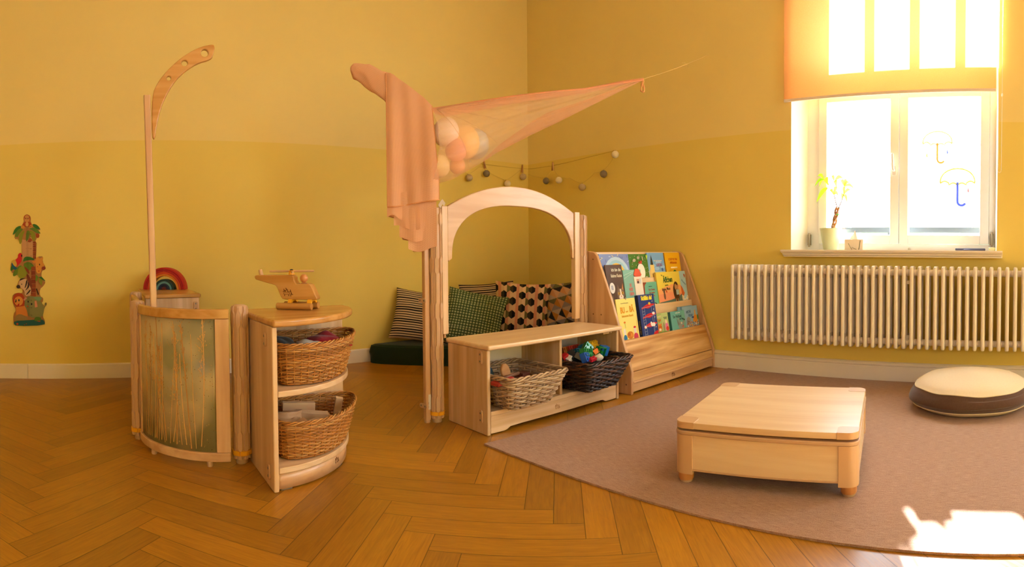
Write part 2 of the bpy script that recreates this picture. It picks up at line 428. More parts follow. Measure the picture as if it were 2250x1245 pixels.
# baseboards
bb = MB()
prof = [(0,0),(.020,0),(.020,.088),(.017,.091),(.017,.094),(.024,.098),(.025,.106),(.020,.112),(.010,.1175),(0,.1175)]
def sweep(m, prof, a, b, nx, ny):
    n = len(prof); vs = []
    for P in (a, b):
        for d, z in prof: vs.append((P[0]+nx*d, P[1]+ny*d, z))
    fs = [tuple(range(n)), tuple(reversed(range(n, 2*n)))]
    for i in range(n): fs.append((i, (i+1)%n, n+(i+1)%n, n+i))
    m.add(vs, fs)
sweep(bb, prof, (0, -.0, 0), (0, RY0, 0), -1, 0)
struct(bb.build('baseboard_right', M_white))
b2 = MB(); pl = [(0,0),(.015,0),(.015,.090),(.011,.097),(0,.097)]
for a, b in ((RX0, -3.966), (-3.9645, -3.62), (-3.6195, -.025)): sweep(b2, pl, (a,0,0), (b,0,0), 0, -1)
struct(b2.build('baseboard_back', M_white))

# ------------------------------------------------------------------ window 1 (right wall)
M_frame = flat('FBFAF6', .35, .5, name='window_frame_paint')
M_reveal = flat('F1EADC', .7, .2, name='reveal_paint')
mg, ntg, bg = newmat('window_glass')
for n_ in list(ntg.nodes):
    if n_.type != 'OUTPUT_MATERIAL': ntg.nodes.remove(n_)
tr_ = N(ntg, 'ShaderNodeBsdfTransparent'); gl_ = N(ntg, 'ShaderNodeBsdfGlossy'); gl_.inputs['Roughness'].default_value = .02
mxg = N(ntg, 'ShaderNodeMixShader'); mxg.inputs[0].default_value = .05
ntg.links.new(tr_.outputs[0], mxg.inputs[1]); ntg.links.new(gl_.outputs[0], mxg.inputs[2])
ntg.links.new(mxg.outputs[0], [n_ for n_ in ntg.nodes if n_.type == 'OUTPUT_MATERIAL'][0].inputs[0])
def window(idx, y0, y1, full=True):
    w = thing('window_%d' % idx, 'white painted casement window', 'window'); w['kind'] = 'structure'
    for k in ('label', 'category'): del w[k]
    X = .14; ya, yb = y1-.085, y0+.035           # frame outer (splayed left reveal)
    if idx != 1: ya = y1-.04
    rv = MB()
    rv.add([(0,y1,WZ0),(X,ya+.02,WZ0),(X,ya+.02,WZ1),(0,y1,WZ1)], [(0,1,2,3)])
    rv.add([(0,y0,WZ0),(X,yb-.02,WZ0),(X,yb-.02,WZ1),(0,y0,WZ1)], [(3,2,1,0)])
    rv.add([(0,y0,WZ1),(X,yb-.02,WZ1),(X,ya+.02,WZ1),(0,y1,WZ1)], [(0,1,2,3)])
    rv.build('reveal', M_reveal, w, recalc=False)
    fm = MB()
    for a, b, z0, z1 in ((ya-.06, ya+.09, WZ0-.02, WZ1), (yb-.09, yb+.018, WZ0-.02, WZ1), (yb+.018, ya-.06, WZ0-.02, .839), (yb+.018, ya-.06, WZ1-.05, WZ1)):
        fm.box((X-.005, a, z0), (X+.075, b, z1))
    fm.box((X-.03, yb+.0185, 1.802), (X+.07, ya-.0605, 1.945))      # transom
    fm.build('frame', M_frame, w, bevel=.003)
    mid = (-3.045-3.156)/2 if idx == 1 else (ya+yb)/2
    lo = [(ya-.0595, mid+.002), (mid-.002, yb+.0185)]
    for a, b in lo:     # two opening casements
        cs = MB(); t = .056
        for q in ((b+t, a-t, .84, .84+t), (b+t, a-t, 1.80-t+.005, 1.80)): cs.box((X-.02, q[0], q[2]), (X+.045, q[1], q[3]))
        for q in ((a-t, a), (b, b+t)): cs.box((X-.02, min(q), .84), (X+.045, max(q), 1.80))
        c = cs.build('casement', M_frame, w, bevel=.004)
        MB().box((X+.01, b+t-.01, .89), (X+.016, a-t+.01, 1.755)).build('glass', mg, c)
    # upper lights with three glazing bars
    ub = MB(); yl = [ya-.085, -2.8625, -3.1385, -3.4125, yb+.03] if idx == 1 else [lerp(ya-.085, yb+.03, i/4) for i in range(5)]
    for y in yl[1:-1]: ub.box((X-.01, y-.0185, 1.9455), (X+.05, y+.0185, WZ1-.0505))
    ub.box((X-.01, yl[0], 1.9455), (X+.05, ya-.0605, WZ1-.051))
    u = ub.build('glazing_bars', M_frame, w, bevel=.003)
    MB().box((X+.02, yb+.019, 1.946), (X+.026, ya-.061, WZ1-.051)).build('glass', mg, w)
    if idx == 1:
        hm = flat('A9A08C', .35, .5, .8, name='hinge_metal')
        for y, z in ((-2.508, .865), (-3.684, .87)):
            MB().tube([(X-.028, y, z-.045), (X-.028, y, z+.045)], .007, 10).box((X-.024, y-.012, z-.035), (X-.016, y+.012, z+.035)).build('hinge', hm, w)
        hd = MB(); hd.box((X-.03, -3.083, 1.27), (X-.018, -3.057, 1.325)).tube([(X-.03, -3.07, 1.298), (X-.055, -3.07, 1.298), (X-.058, -3.068, 1.31), (X-.056, -3.064, 1.40)], [.008, .008, .009, .007], 10)
        hd.build('handle', flat('E8E0D6', .3, .5, name='handle_white'), w, bevel=.002)
    return w
window(1, WY0, WY1)
window(2, W2[0], W2[1])
def sill(y0, y1, nm):
    pr = [(0,0),(.055,0),(.056,.006),(.066,.012),(.068,.020),(.080,.024),(.088,.032),(.090,.040),(.088,.043),(-.150,.043),(-.150,0)]
    m = MB(); n = len(pr); vs = []
    for y, ins in ((y1, 0), (y1, 1), (y0, 1), (y0, 0)):
        pass
    ys = [(y1, 1), (y0, -1)]
    for y, sg in ys:
        for d, z in pr:
            back = max(0, .09-max(d, 0))*.25 if d >= 0 else .0
            vs.append((-d, y-sg*back*(1 if d > 0 else 0), .757+z))
    fs = [tuple(reversed(range(n))), tuple(range(n, 2*n))]+[(i, (i+1)%n, n+(i+1)%n, n+i) for i in range(n)]
    m.add(vs, fs); o = m.build(nm, M_white); return struct(o)
sill(-3.752, -2.388, 'trim_1')
sill(W2[0]-.04, W2[1]+.04, 'trim_2')
# assumed front wall windows (unseen, behind the camera): plain frames
for i, (a, b, z0, z1) in enumerate(F2):
    w = bpy.data.objects.new('window_%d' % (3+i), None); COL.objects.link(w); w['kind'] = 'structure'
    m = MB(); y = RY0-.1
    for q in ((a, a+.06, z0, z1), (b-.06, b, z0, z1), (a, b, z0, z0+.06), (a, b, z1-.06, z1), ((a+b)/2-.04, (a+b)/2+.04, z0, z1)): m.box((q[0], y-.03, q[2]), (q[1], y+.03, q[3]))
    m.build('frame', M_frame, w)

# roller blind
mb, ntb, bb_ = newmat('roller_blind_fabric')
for n_ in list(ntb.nodes):
    if n_.type != 'OUTPUT_MATERIAL': ntb.nodes.remove(n_)
L = ntb.links.new
df = N(ntb, 'ShaderNodeBsdfDiffuse'); tl = N(ntb, 'ShaderNodeBsdfTranslucent'); mx = N(ntb, 'ShaderNodeMixShader'); mx.inputs[0].default_value = .30
tcb = N(ntb, 'ShaderNodeTexCoord'); nb = N(ntb, 'ShaderNodeTexNoise'); nb.inputs['Scale'].default_value = 350; L(tcb.outputs['Object'], nb.inputs[0])
cb_ = N(ntb, 'ShaderNodeMix', data_type='RGBA'); cb_.inputs[6].default_value = lin('E3A25A'); cb_.inputs[7].default_value = lin('F0B878'); L(nb.outputs['Fac'], cb_.inputs[0])
L(cb_.outputs[2], df.inputs[0]); L(cb_.outputs[2], tl.inputs[0]); L(df.outputs[0], mx.inputs[1]); L(tl.outputs[0], mx.inputs[2])
L(mx.outputs[0], [n_ for n_ in ntb.nodes if n_.type == 'OUTPUT_MATERIAL'][0].inputs[0])
bl = thing('roller_blind', 'orange roller blind half lowered over the window above the radiator', 'blind', (-.03, -3.046, 1.735))
def blindfn(u, v):
    return (.004*math.sin(u*9)*(1-v), lerp(.659, -.659, u), .012+v*.95)
fb = MB().grid(blindfn, 24, 4); 
fb.build('fabric', mb, bl, smooth=True)
MB().box((-.006, -.659, 0), (.006, .659, .018)).build('bottom_bar', flat('E6D3C0', .4, name='bar_white'), bl, bevel=.003)
MB().tube([(0,-.67,.98),(0,.67,.98)], .028, 20).build('roller', flat('E9DFD0', .4, name='roller_white'), bl)
for q in (((-.03,-.685,.94),(.03,-.672,1.02)), ((-.03,.672,.94),(.03,.685,1.02))): MB().box(*q).build('bracket', M_frame, bl)
ch = MB(); pts = []
for i in range(60): pts.append((0, -.681+.001, .98-i/59*1.40))
ys_, yr_ = -.672, -.694
n_ = 0
z = .95
while z > -.455:
    ch.ball((-.003, ys_+.003*math.sin(z*4), z), .0023, n=6); ch.ball((-.003, yr_, z), .0023, n=6); z -= .0085
for i in range(7):
    a = PI*i/6; ch.ball((-.003, (ys_+yr_)/2+.011*math.cos(a), -.458-.016*math.sin(a)), .0023, n=6)
ch.tube([(-.003, ys_+.003*math.sin(t*4), t) for t in [.95-.1*i for i in range(15)]], .0009, 5); ch.tube([(-.003, yr_, .95), (-.003, yr_, -.455)], .0009, 5)
ch.ball((-.003, yr_, -.02), .006, n=8, sc=(1,1,1.8))
ch.build('bead_chain', flat('EFE6DC', .4, name='chain_white'), bl)
m_paper, ntq, bq = newmat('tracing_paper'); bq.inputs['Base Color'].default_value = lin('F4E4CC')
tq = N(ntq, 'ShaderNodeBsdfTransparent'); mq = N(ntq, 'ShaderNodeMixShader'); mq.inputs[0].default_value = .86
ntq.links.new(bq.outputs[0], mq.inputs[1]); ntq.links.new(tq.outputs[0], mq.inputs[2]); ntq.links.new(mq.outputs[0], [n_ for n_ in ntq.nodes if n_.type == 'OUTPUT_MATERIAL'][0].inputs[0])
# paper sheets fixed to the upper lights, seen as shadows through the blind
for (y, z, w, h_), lb in zip(((-2.96, 1.955, .17, .16), (-3.215, 1.955, .17, .17), (-3.50, 1.955, .19, .18)),
        ('pale paper sheet taped to the second upper pane behind the blind', 'pale paper sheet taped to the third upper pane behind the blind', 'pale paper sheet taped to the last upper pane behind the blind')):
    o = MB().box((-.0006, -w/2, 0), (.0006, w/2, h_)).build('paper_sheet', m_paper, None, loc=(.155, y, z))
    tag(o, lb, 'paper')

# ------------------------------------------------------------------ shared details
def logo(parent, M, s, mat, name='maker_mark'):
    """branded mark: two children in a handcart, a third one pushing; s = width"""
    m = MB(); t = .0006
    def st(pts, r=.022):
        q = []
        pts = [Vector((p[0]-.5, p[1]-.3, 0)) for p in pts]
        for a, b in zip(pts, pts[1:]):
            d = (b-a).normalized(); n = Vector((-d.y, d.x, 0))*r
            q = [a-n, b-n, b+n, a+n]; m.prism([(p.x*s, p.y*s) for p in q], 0, t)
    def dot(x, y, r): m.prism([(p[0]*s, p[1]*s) for p in ell(x-.5, y-.3, r, r, n=10)], 0, t)
    st([(.10,.36),(.66,.36),(.68,.30)], .014); st([(.10,.36),(.14,.22)], .014); st([(.14,.22),(.64,.22)], .012); st([(.64,.22),(.67,.36)], .014)
    for x in (.20, .58): m.prism([((x-.5+a)*s, (y-.3)*s) for a, y in ((-.05,.19),(.05,.19),(0,.06))], 0, t)
    dot(.13,.66,.035); st([(.14,.63),(.19,.48),(.30,.46)], .03); st([(.17,.55),(.05,.42)]); st([(.17,.53),(.28,.56)])
    dot(.33,.74,.038); st([(.34,.70),(.50,.60),(.46,.48),(.60,.44)], .028); st([(.38,.66),(.33,.54),(.26,.50)])
    dot(.74,.60,.035); st([(.74,.56),(.80,.42),(.84,.30)], .03); st([(.75,.52),(.64,.42)]); st([(.84,.30),(.76,.20),(.77,.06)], .024); st([(.84,.32),(.88,.20),(.99,.21)], .024)
    return m.build(name, mat, parent, M=M, recalc=False)
def hinge_plate(parent, M, L_=.075, mat=None):
    m = MB(); m.prism(rrect(-.011, -L_/2, .011, L_/2, .009, 4), 0, .007)
    o = m.build('connector_plate', mat or M_plastic, parent, M=M, bevel=.0015)
    for y in (-L_*.27, L_*.27): MB().lathe([(.0048,.0068),(.0042,.0085),(.001,.0082)], 10, M=T(0,y,0)).build('screw', M_screw, o)
    return o
def column(name_label, loc, H, rz=0, name='connector_post', yellow=True):
    t = thing(name, name_label, 'connector post', loc, rz, 'fluted connector posts between the wooden dividers')
    c = MB(); R0, R1 = .0275, .0335
    R0 = .0272
    c.lathe([(.012,.016),(.0245,.018),(R0,.03),(R0,H-.012),(.026,H-.004),(.018,H)], 48)
    pads = []; z = .085
    zz = [.062, .0]
    marks = [(.06,.118), (H*.5-.028,H*.5+.028), (H-.078,H-.034)] if H < .8 else [(.06,.118), (.30,.355), (H*.52-.03,H*.52+.03), (.70,.76), (H-.078,H-.034)]
    def width(zq):
        w = .0030
        for a, b in marks:
            if a-.010 <= zq <= b+.010:
                k = min(1, (zq-a+.010)/.012, (b+.010-zq)/.012); w = lerp(.0030, .0082, max(0, k))
        return w
    zs = sorted(set([.022]+[q for a, b in marks for q in (a-.010, a+.002, b-.002, b+.010)]+[H-.012, H-.005]))
    for k in range(8):
        M = RZ(2*PI*(k+.5)/8); vs = []
        for q in zs:
            w = width(q) if q > .03 else .006
            rr = R1 if q < H-.01 else R1-.004
            if .048 < q < .056: rr = R1
            vs += [(R0-.003, -w-.0004, q), (rr, -w, q), (rr, w, q), (R0-.003, w+.0004, q)]
        n = len(zs); fs = [(0,1,2,3), tuple(4*(n-1)+i for i in (3,2,1,0))]
        for i in range(n-1):
            for j in range(4): fs.append((4*i+j, 4*i+(j+1)%4, 4*i+4+(j+1)%4, 4*i+4+j))
        c.add(vs, fs, M=M)
    c.build('fluted_column', M_plastic, t)
    if yellow:
        y = MB()
        for k in range(8):
            a = 2*PI*k/8; y.box((.026, -.0125, .0), (.0362, .0125, .017), M=RZ(a))
        y.build('clip_ring', M_yellow, t, bevel=.001, loc=(0,0,.036))
    MB().lathe([(.020,0),(.0225,.004),(.0225,.018),(.019,.022)], 24).build('foot', flat('B89672', .5, name='foot_plastic'), t)
    return t
POSTS = [('fluted post between the curved grass panel and the corner shelf', (-2.925,-1.672,0), .603),
         ('fluted post at the free end of the curved grass panel', (-3.292,-1.300,0), .600),
         ('fluted post at the far end of the narrow divider, beside the rainbow shelf', (-3.268,-.64,0), .590)]
first = None
for lb, loc, H in POSTS:
    if first is None: first = column(lb, loc, H)
    else: dup(first, loc, .1, lb)
tall = column('tall fluted post between the draped mast and the bench', (-1.975,-1.545,0), 1.0)
dup(tall, (-.995,-1.555,0), .2, 'tall fluted post at the bench end beside the book rack', 'fluted connector posts between the wooden dividers')

# ------------------------------------------------------------------ curved divider with grass panel
O = (-2.93, -1.35)
def arcbox(m, r0, r1, a0, a1, z0, z1, n=24, mat=None):
    vs = []
    for i in range(n+1):
        a = lerp(a0, a1, i/n); c, s_ = math.cos(a), math.sin(a)
        vs += [(r0*c, r0*s_, z0), (r1*c, r1*s_, z0), (r1*c, r1*s_, z1), (r0*c, r0*s_, z1)]
    fs = [(0,1,2,3), (4*n+3,4*n+2,4*n+1,4*n)]
    b = len(m.v); m.add(vs, fs, mat)
    for i in range(n):
        for j in range(4):
            m.f.append([b+4*i+j, b+4*i+4+j, b+4*i+4+(j+1)%4, b+4*i+(j+1)%4]); m.m.append(mat); m.sm.append(j in (1, 3))
    return m
cd = thing('room_divider', 'low curved wooden divider with a frosted panel of pressed grasses', 'room divider', (O[0], O[1], 0))
A0, A1_ = math.radians(181), math.radians(263)
arcbox(MB(), .338, .364, A0, A1_, .553, .590, 32).build('top_rail', honey('X'), cd, bevel=.004)
arcbox(MB(), .338, .364, A0, A1_, .020, .054, 32).build('bottom_rail', beech('X'), cd, bevel=.004)
arcbox(MB(), .341, .361, A0+math.radians(73.5), A1_, .054, .553, 8).build('end_post', beech('Z'), cd, bevel=.002)
arcbox(MB(), .341, .361, A0, A0+math.radians(5), .054, .553, 4).build('end_post', beech('Z'), cd, bevel=.002)
mp_, ntp, bp_ = newmat('frosted_acrylic'); bp_.inputs['Base Color'].default_value = lin('C9B98A'); bp_.inputs['Roughness'].default_value = .28
bp_.inputs['Transmission Weight'].default_value = .0
nt = ntp; L = nt.links.new
g_ = N(nt, 'ShaderNodeTexCoord'); nz = N(nt, 'ShaderNodeTexNoise'); nz.inputs['Scale'].default_value = 5; nz.inputs['Detail'].default_value = 1; L(g_.outputs['Object'], nz.inputs[0])
rr_ = N(nt, 'ShaderNodeValToRGB'); rr_.color_ramp.elements[0].position = .42; rr_.color_ramp.elements[1].position = .58
rr_.color_ramp.elements[0].color = lin('B0A878'); rr_.color_ramp.elements[1].color = lin('E6D4A4'); L(nz.outputs['Fac'], rr_.inputs[0]); L(rr_.outputs[0], bp_.inputs['Base Color'])
trn = N(nt, 'ShaderNodeBsdfTranslucent'); L(rr_.outputs[0], trn.inputs[0]); mxs = N(nt, 'ShaderNodeMixShader'); mxs.inputs[0].default_value = .45
out_ = [n_ for n_ in nt.nodes if n_.type == 'OUTPUT_MATERIAL'][0]; L(bp_.outputs[0], mxs.inputs[1]); L(trn.outputs[0], mxs.inputs[2]); L(mxs.outputs[0], out_.inputs[0])
ac = arcbox(MB(), .348, .354, A0+math.radians(4), A0+math.radians(74), .052, .556, 32).build('acrylic_panel', mp_, cd)
# pressed grasses inside the panel
gm = MB(); rnd = random.Random(5)
M_straw = flat('D9A862', .6, .2, name='dried_grass'); M_straw2 = flat('B98A4A', .6, .2, name='dried_grass_dark'); M_seed = flat('6E4A22', .7, .2, name='grass_seed')
a_lo, a_hi = A0+math.radians(9), A0+math.radians(73)
def onarc(a, z, r=.3556): return Vector((r*math.cos(a), r*math.sin(a), z))
def ribbon(m, path, w, mat, r=.3549):
    q = [onarc(a, z, r) for a, z in path]
    for p0, p1 in zip(q, q[1:]):
        d = (p1-p0)
        if d.length < 1e-6: continue
        rad = Vector((p0.x, p0.y, 0)).normalized(); n = d.cross(rad).normalized()*w
        m.add([p0-n, p1-n, p1+n, p0+n, p0-n+rad*.0005, p1-n+rad*.0005, p1+n+rad*.0005, p0+n+rad*.0005], [(4,5,6,7),(0,1,5,4),(2,3,7,6)], mat)
stems = [(.10,.50),(.16,.44),(.20,.48),(.24,.36),(.29,.45),(.33,.52),(.36,.41),(.40,.50),(.47,.40),(.52,.46),(.56,.34),(.60,.47),(.66,.50),(.71,.38),(.76,.50),(.81,.46),(.86,.52),(.31,.30),(.45,.28)]
for i, (u, h_) in enumerate(stems):
    lean = rnd.uniform(-.11, .11); crv = rnd.uniform(-.03, .03); path = []
    zb = .058+rnd.uniform(0, .02)
    for k in range(9):
        t = k/8; path.append((lerp(a_lo, a_hi, u+lean*t+crv*math.sin(t*PI)), lerp(zb, .058+h_*.95, t)))
    mt = (M_straw, M_straw, M_straw2)[i % 3]
    ribbon(gm, path, .0010+.0006*(i%3), mt)
    if i % 2 == 0:      # seed head
        for k in range(46):
            t = rnd.uniform(.55, 1.0); a, z = lerp(path[0][0], path[-1][0], t), lerp(path[0][1], path[-1][1], t)
            da = rnd.gauss(0, .020); dz = rnd.uniform(-.012, .012)
            ribbon(gm, [(a, z-.006), (a+da, z+dz)], .00045, mt)
            ribbon(gm, [(a+da, z+dz), (a+da+rnd.uniform(-.006,.006), z+dz+.005)], .0013, mt)
for k in range(220):
    a = rnd.uniform(a_lo, a_hi); z = rnd.uniform(.06, .55)
    if rnd.random() < .5: a = lerp(a_lo, a_hi, rnd.uniform(.6, 1))
    ribbon(gm, [(a, z), (a+rnd.uniform(-.008,.008), z+rnd.uniform(.001,.004))], .0010, (M_straw, M_seed, M_straw2)[k % 3])
o = gm.build('pressed_grass', M_straw, ac, recalc=False); o['kind'] = 'stuff'
for deg in (206, 250):
    a = math.radians(deg)
    MB().lathe([(.010,0),(.012,.004),(.012,.022)], 16).build('foot', M_plastic, cd, loc=(.350*math.cos(a), .350*math.sin(a), 0))

# straight narrow divider going back to the rainbow shelf
sd = thing('room_divider', 'narrow straight wooden divider running back towards the yellow wall', 'room divider', (-3.283, -.97, 0), math.radians(0))
D2 = .29
MB().box((-.013,-D2,.553),(.013,D2,.590)).build('top_rail', honey('Y'), sd, bevel=.005)
MB().box((-.013,-D2,.020),(.013,D2,.054)).build('bottom_rail', honey('Y'), sd, bevel=.003)
MB().box((-.010,-D2,.054),(.010,-D2+.03,.553)).build('end_post', honey('Z'), sd, bevel=.002)
MB().box((-.010,D2-.03,.054),(.010,D2,.553)).build('end_post', honey('Z'), sd, bevel=.002)
MB().box((-.004,-D2+.02,.05),(.004,D2-.02,.56)).build('panel', honey('Z'), sd)
for q in (-.185, .185): MB().box((-.012,q-.015,0),(.012,q+.015,.02)).build('foot', M_plastic, sd)

# ------------------------------------------------------------------ masts with curved arms
ARM = [(332,212.2),(345,184),(366.7,158),(397,131.2),(431.7,110.4),(466.4,100.8),(472,106),(469.4,121.2),(464.2,134.2),(431.7,142.9),(397,166.7),(375.4,192.7),(358,223),(347.2,253.4),(340.7,283.7),(338.5,301),(334.2,307.6),(330.5,297)]
def armpt(p, k=2.40/1258.0): return ((p[0]-331)*k, (296-p[1])*k*1.005)      # local metres from the pole, z above the arm foot
ARM2 = [(0,-.05),(.08,.055),(.165,.118),(.25,.165),(.315,.200),(.322,.190),(.26,.145),(.17,.088),(.09,.02),(.03,-.08),(0,-.12)]
def mast(t, pole_h, base_z, arm_dir, lean=(0,0), wrapped=False):
    pm = MB(); w = .0135; r = .005
    pm.prism(rrect(-w, -w, w, w, r, 3), base_z, pole_h)
    p = pm.build('pole', beech('Z'), t, smooth=False)
    if lean != (0,0): p.rotation_euler = (lean[0], lean[1], 0)
    if wrapped:
        return shape2d('curved_arm', smoothpoly([(p[0]*.92, p[1]) for p in ARM2], 2), [], .020, honey('X'), t, T(0,0,pole_h) @ RZ(arm_dir) @ RX(PI/2), bevel=.004)
    pts = smoothpoly([armpt(q) for q in ARM], 2)
    holes = [ell(*armpt(c), r_, r_, n=24) for c, r_ in (((449,121), .0155), ((404.8,142.9), .0125), ((369.7,175.4), .009))]
    for h_ in holes: h_.reverse()
    z0 = pole_h-.158
    M = T(0,0,z0) @ RZ(arm_dir) @ RX(PI/2)
    return shape2d('curved_arm', pts, holes, .020, honey('X'), t, M, bevel=.004)
m1 = thing('support_mast', 'free standing wooden mast with a bare curved arm pierced by three holes', 'mast', (-3.222, -1.405, 0))
mast(m1, 1.455, .012, math.radians(-4), (math.radians(.6), math.radians(-.75)))
MB().lathe([(.016,0),(.018,.003),(.018,.012)], 20).build('foot', M_plastic, m1)

m2 = thing('support_mast', 'wooden mast beside the bench carrying the salmon cloth on its arm', 'mast', (-2.020, -1.531, 0))
mast(m2, 1.440, .014, math.radians(148), wrapped=True)
MB().lathe([(.012,0),(.014,.003),(.014,.014)], 20).build('foot', M_plastic, m2)
for z in (.569, .08):
    hinge_plate(m2, T(-.0135, .004, z) @ RZ(math.radians(10)) @ RY(-PI/2) @ RZ(PI/2) @ RZ(PI/2), .05)
lb = MB().box((0, -.0007, -.032), (.014, 0, .038)).build('paper_label', flat('D9CFC2', .6, name='label_paper'), m2, M=T(-.001, -.0136, .095))
text('label_print', 'HOLZ  MÖBEL', .0045, flat('6A625C', .7), lb, T(.003,-.0008,-.025) @ RZ(0) @ RX(PI/2) @ RZ(PI/2), ext=.0001)

# ------------------------------------------------------------------ quarter-round corner shelf
CS = (-2.889, -1.565)
cs = thing('corner_shelf', 'quarter-round maple corner shelf holding two wicker baskets', 'shelf', (CS[0], CS[1], 0))
MB().box((0,-.418,0),(.019,0,.550)).build('side_panel', maple_st('Z','Y'), cs, bevel=.005)
MB().box((.019,-.018,0),(.425,0,.550)).build('back_panel', maple_st('Z','X'), cs, bevel=.003)
def quarter(r, x0=0.0, y0=0.0, n=28, rc=.0):
    pts = [(x0, y0)]+[(r*math.cos(a), -r*math.sin(a)) for a in [PI/2*i/n for i in range(n+1)]]
    return [(max(p[0], x0), min(p[1], y0)) for p in pts]
MB().prism(quarter(.437, -.010, .008), .550, .5745, smooth=False).build('top', honey('X'), cs, bevel=.009, seg=4)
for z in (.315, .060):
    MB().prism(quarter(.416, .0195, -.0185), z, z+.020, smooth=False).build('shelf_board', maple('X'), cs, bevel=.004)
kk = MB(); arcbox(kk, .398, .406, math.radians(271.5), math.radians(358), .006, .060, 30); kk.build('kick_board', beech('X'), cs)
for z in (.5, .035):
    pass
hinge_plate(cs, T(0, -.345, .500) @ RY(-PI/2) @ RZ(0) @ RZ(PI/2), .048)
hinge_plate(cs, T(0, -.370, .056) @ RY(-PI/2) @ RZ(PI/2), .048)
for a in (277, 318, 350):
    arcbox(MB(), .385, .404, math.radians(a-3), math.radians(a+3), 0, .006, 4).build('felt_pad', flat('7C6A58', .95, .1), cs)
a = math.radians(312.5)
logo(cs, frame((.4065*math.cos(a), .4065*math.sin(a), .033), (-math.sin(a), math.cos(a), 0), (0,0,1)), .036, M_burn)

# ------------------------------------------------------------------ baskets
def basket(name, label, loc, rim, bot, H, rows, stakes, r, mats, rimr, group, rot=0, lip=0.0):
    """woven basket; rim/bot = lists of outline control points in local xy"""
    t = thing(name, label, 'basket', loc, rot, group)
    def resample(poly, n):
        poly = smoothpoly(poly, 3); L_ = [0]
        for i in range(len(poly)):
            a, b = poly[i], poly[(i+1) % len(poly)]; L_.append(L_[-1]+math.hypot(b[0]-a[0], b[1]-a[1]))
        out = []; j = 0
        for k in range(n):
            d = L_[-1]*k/n
            while L_[j+1] < d: j += 1
            f = (d-L_[j])/(L_[j+1]-L_[j]); a, b = poly[j], poly[(j+1) % len(poly)]
            out.append((lerp(a[0], b[0], f), lerp(a[1], b[1], f)))
        return out
    S2 = stakes*2
    R = resample(rim, S2); B = resample(bot, S2)
    def outline(f):
        out = []
        for i in range(S2):
            x, y = lerp(B[i][0], R[i][0], f), lerp(B[i][1], R[i][1], f); out.append((x, y))
        return out
    def nrm(ol, i):
        a, b = ol[i-1], ol[(i+1) % len(ol)]; d = Vector((b[0]-a[0], b[1]-a[1])); d.normalize()
        n = Vector((d.y, -d.x)); c = Vector((ol[i][0]-sum(p[0] for p in ol)/S2, ol[i][1]-sum(p[1] for p in ol)/S2))
        return n if n.dot(c) > 0 else -n
    wv = MB(); sk = MB(); rnd = random.Random(len(label))
    dz = H/rows
    for k in range(rows+1):
        f = (k/rows)**.92; ol = outline(f); pts = []; z = .008+k*dz*(1-.010/H)
        for i in range(S2):
            n = nrm(ol, i); amp = r*1.25
            off = 0 if i % 2 == 0 else 0
            ph = (i//2+k) % 2
            o_ = amp*(1 if ph else -1) if i % 2 == 0 else 0
            pts.append((ol[i][0]+n.x*o_, ol[i][1]+n.y*o_, z+rnd.uniform(-1,1)*r*.25))
        # smooth the zigzag
        q = []
        for i in range(S2):
            a, b = Vector(pts[i]), Vector(pts[(i+1) % S2]); q.append(a); q.append((a+b)/2)
        wv.tube(q, r*rnd.uniform(.88, 1.1), 6, mats[rnd.randrange(len(mats))], closed=True, flat=.95)
    for i in range(0, S2, 2):
        pth = []
        for k in range(6):
            f = k/5; x, y = lerp(B[i][0], R[i][0], f**.92), lerp(B[i][1], R[i][1], f**.92); pth.append((x, y, .004+H*f))
        sk.tube(pth, r*.85, 5, mats[0])
    floor_ = MB(); floor_.prism([(x*.995, y*.995) for x, y in B], .003, .009)
    wv.build('woven_wall', mats[0], t, recalc=False); sk.build('stakes', mats[0], t, recalc=False); floor_.build('base', mats[0], t)
    rm = MB(); ol = outline(1.0); nst = stakes
    for s_ in range(3):
        pts = []
        for i in range(S2*2):
            ii = i/2; a = ol[int(ii) % S2]; b = ol[(int(ii)+1) % S2]; fr = ii-int(ii); x, y = lerp(a[0], b[0], fr), lerp(a[1], b[1], fr)
            n = nrm(ol, int(ii) % S2); ph = 2*PI*(ii/5.0+s_/3.0)
            pts.append((x+n.x*(math.cos(ph)*rimr+.001), y+n.y*(math.cos(ph)*rimr+.001), H+.006+math.sin(ph)*rimr*1.1))
        # close neatly: S2/5 must be whole
        rm.tube(pts, rimr*.72, 6, mats[(s_+1) % len(mats)], closed=True)
    rm.build('braided_rim', mats[0], t, recalc=False)
    return t
WH = [flat('B87A34', .42, .45, name='willow_honey'), flat('A06828', .42, .45, name='willow_dark_honey'), flat('C48E4A', .4, .45, name='willow_light')]
WG = [flat('B39472', .6, .3, name='rattan_grey'), flat('9E7F5E', .6, .3, name='rattan_brown'), flat('C4A682', .55, .3, name='rattan_light')]
WB = [flat('2E2220', .32, .5, name='willow_black'), flat('3C2A22', .35, .5, name='willow_espresso'), flat('5A3822', .38, .45, name='willow_brown')]
c0 = (-2.675, -1.745)
rimq = [(-2.848,-1.61),(-2.852,-1.86),(-2.842,-1.935),(-2.79,-1.958),(-2.70,-1.950),(-2.615,-1.905),(-2.535,-1.825),(-2.475,-1.73),(-2.448,-1.64),(-2.478,-1.606),(-2.60,-1.602),(-2.80,-1.603)]
rimq = [(x-c0[0], y-c0[1]) for x, y in rimq]
botq = [(x*.84-.012, y*.84-.004) for x, y in rimq]
basket('wicker_basket', 'honey wicker basket with red and grey cloths, upper shelf of the corner unit', (c0[0], c0[1], .3355), rimq, botq, .138, 20, 45, .0030, WH, .0042, 'wicker baskets in the corner shelf')
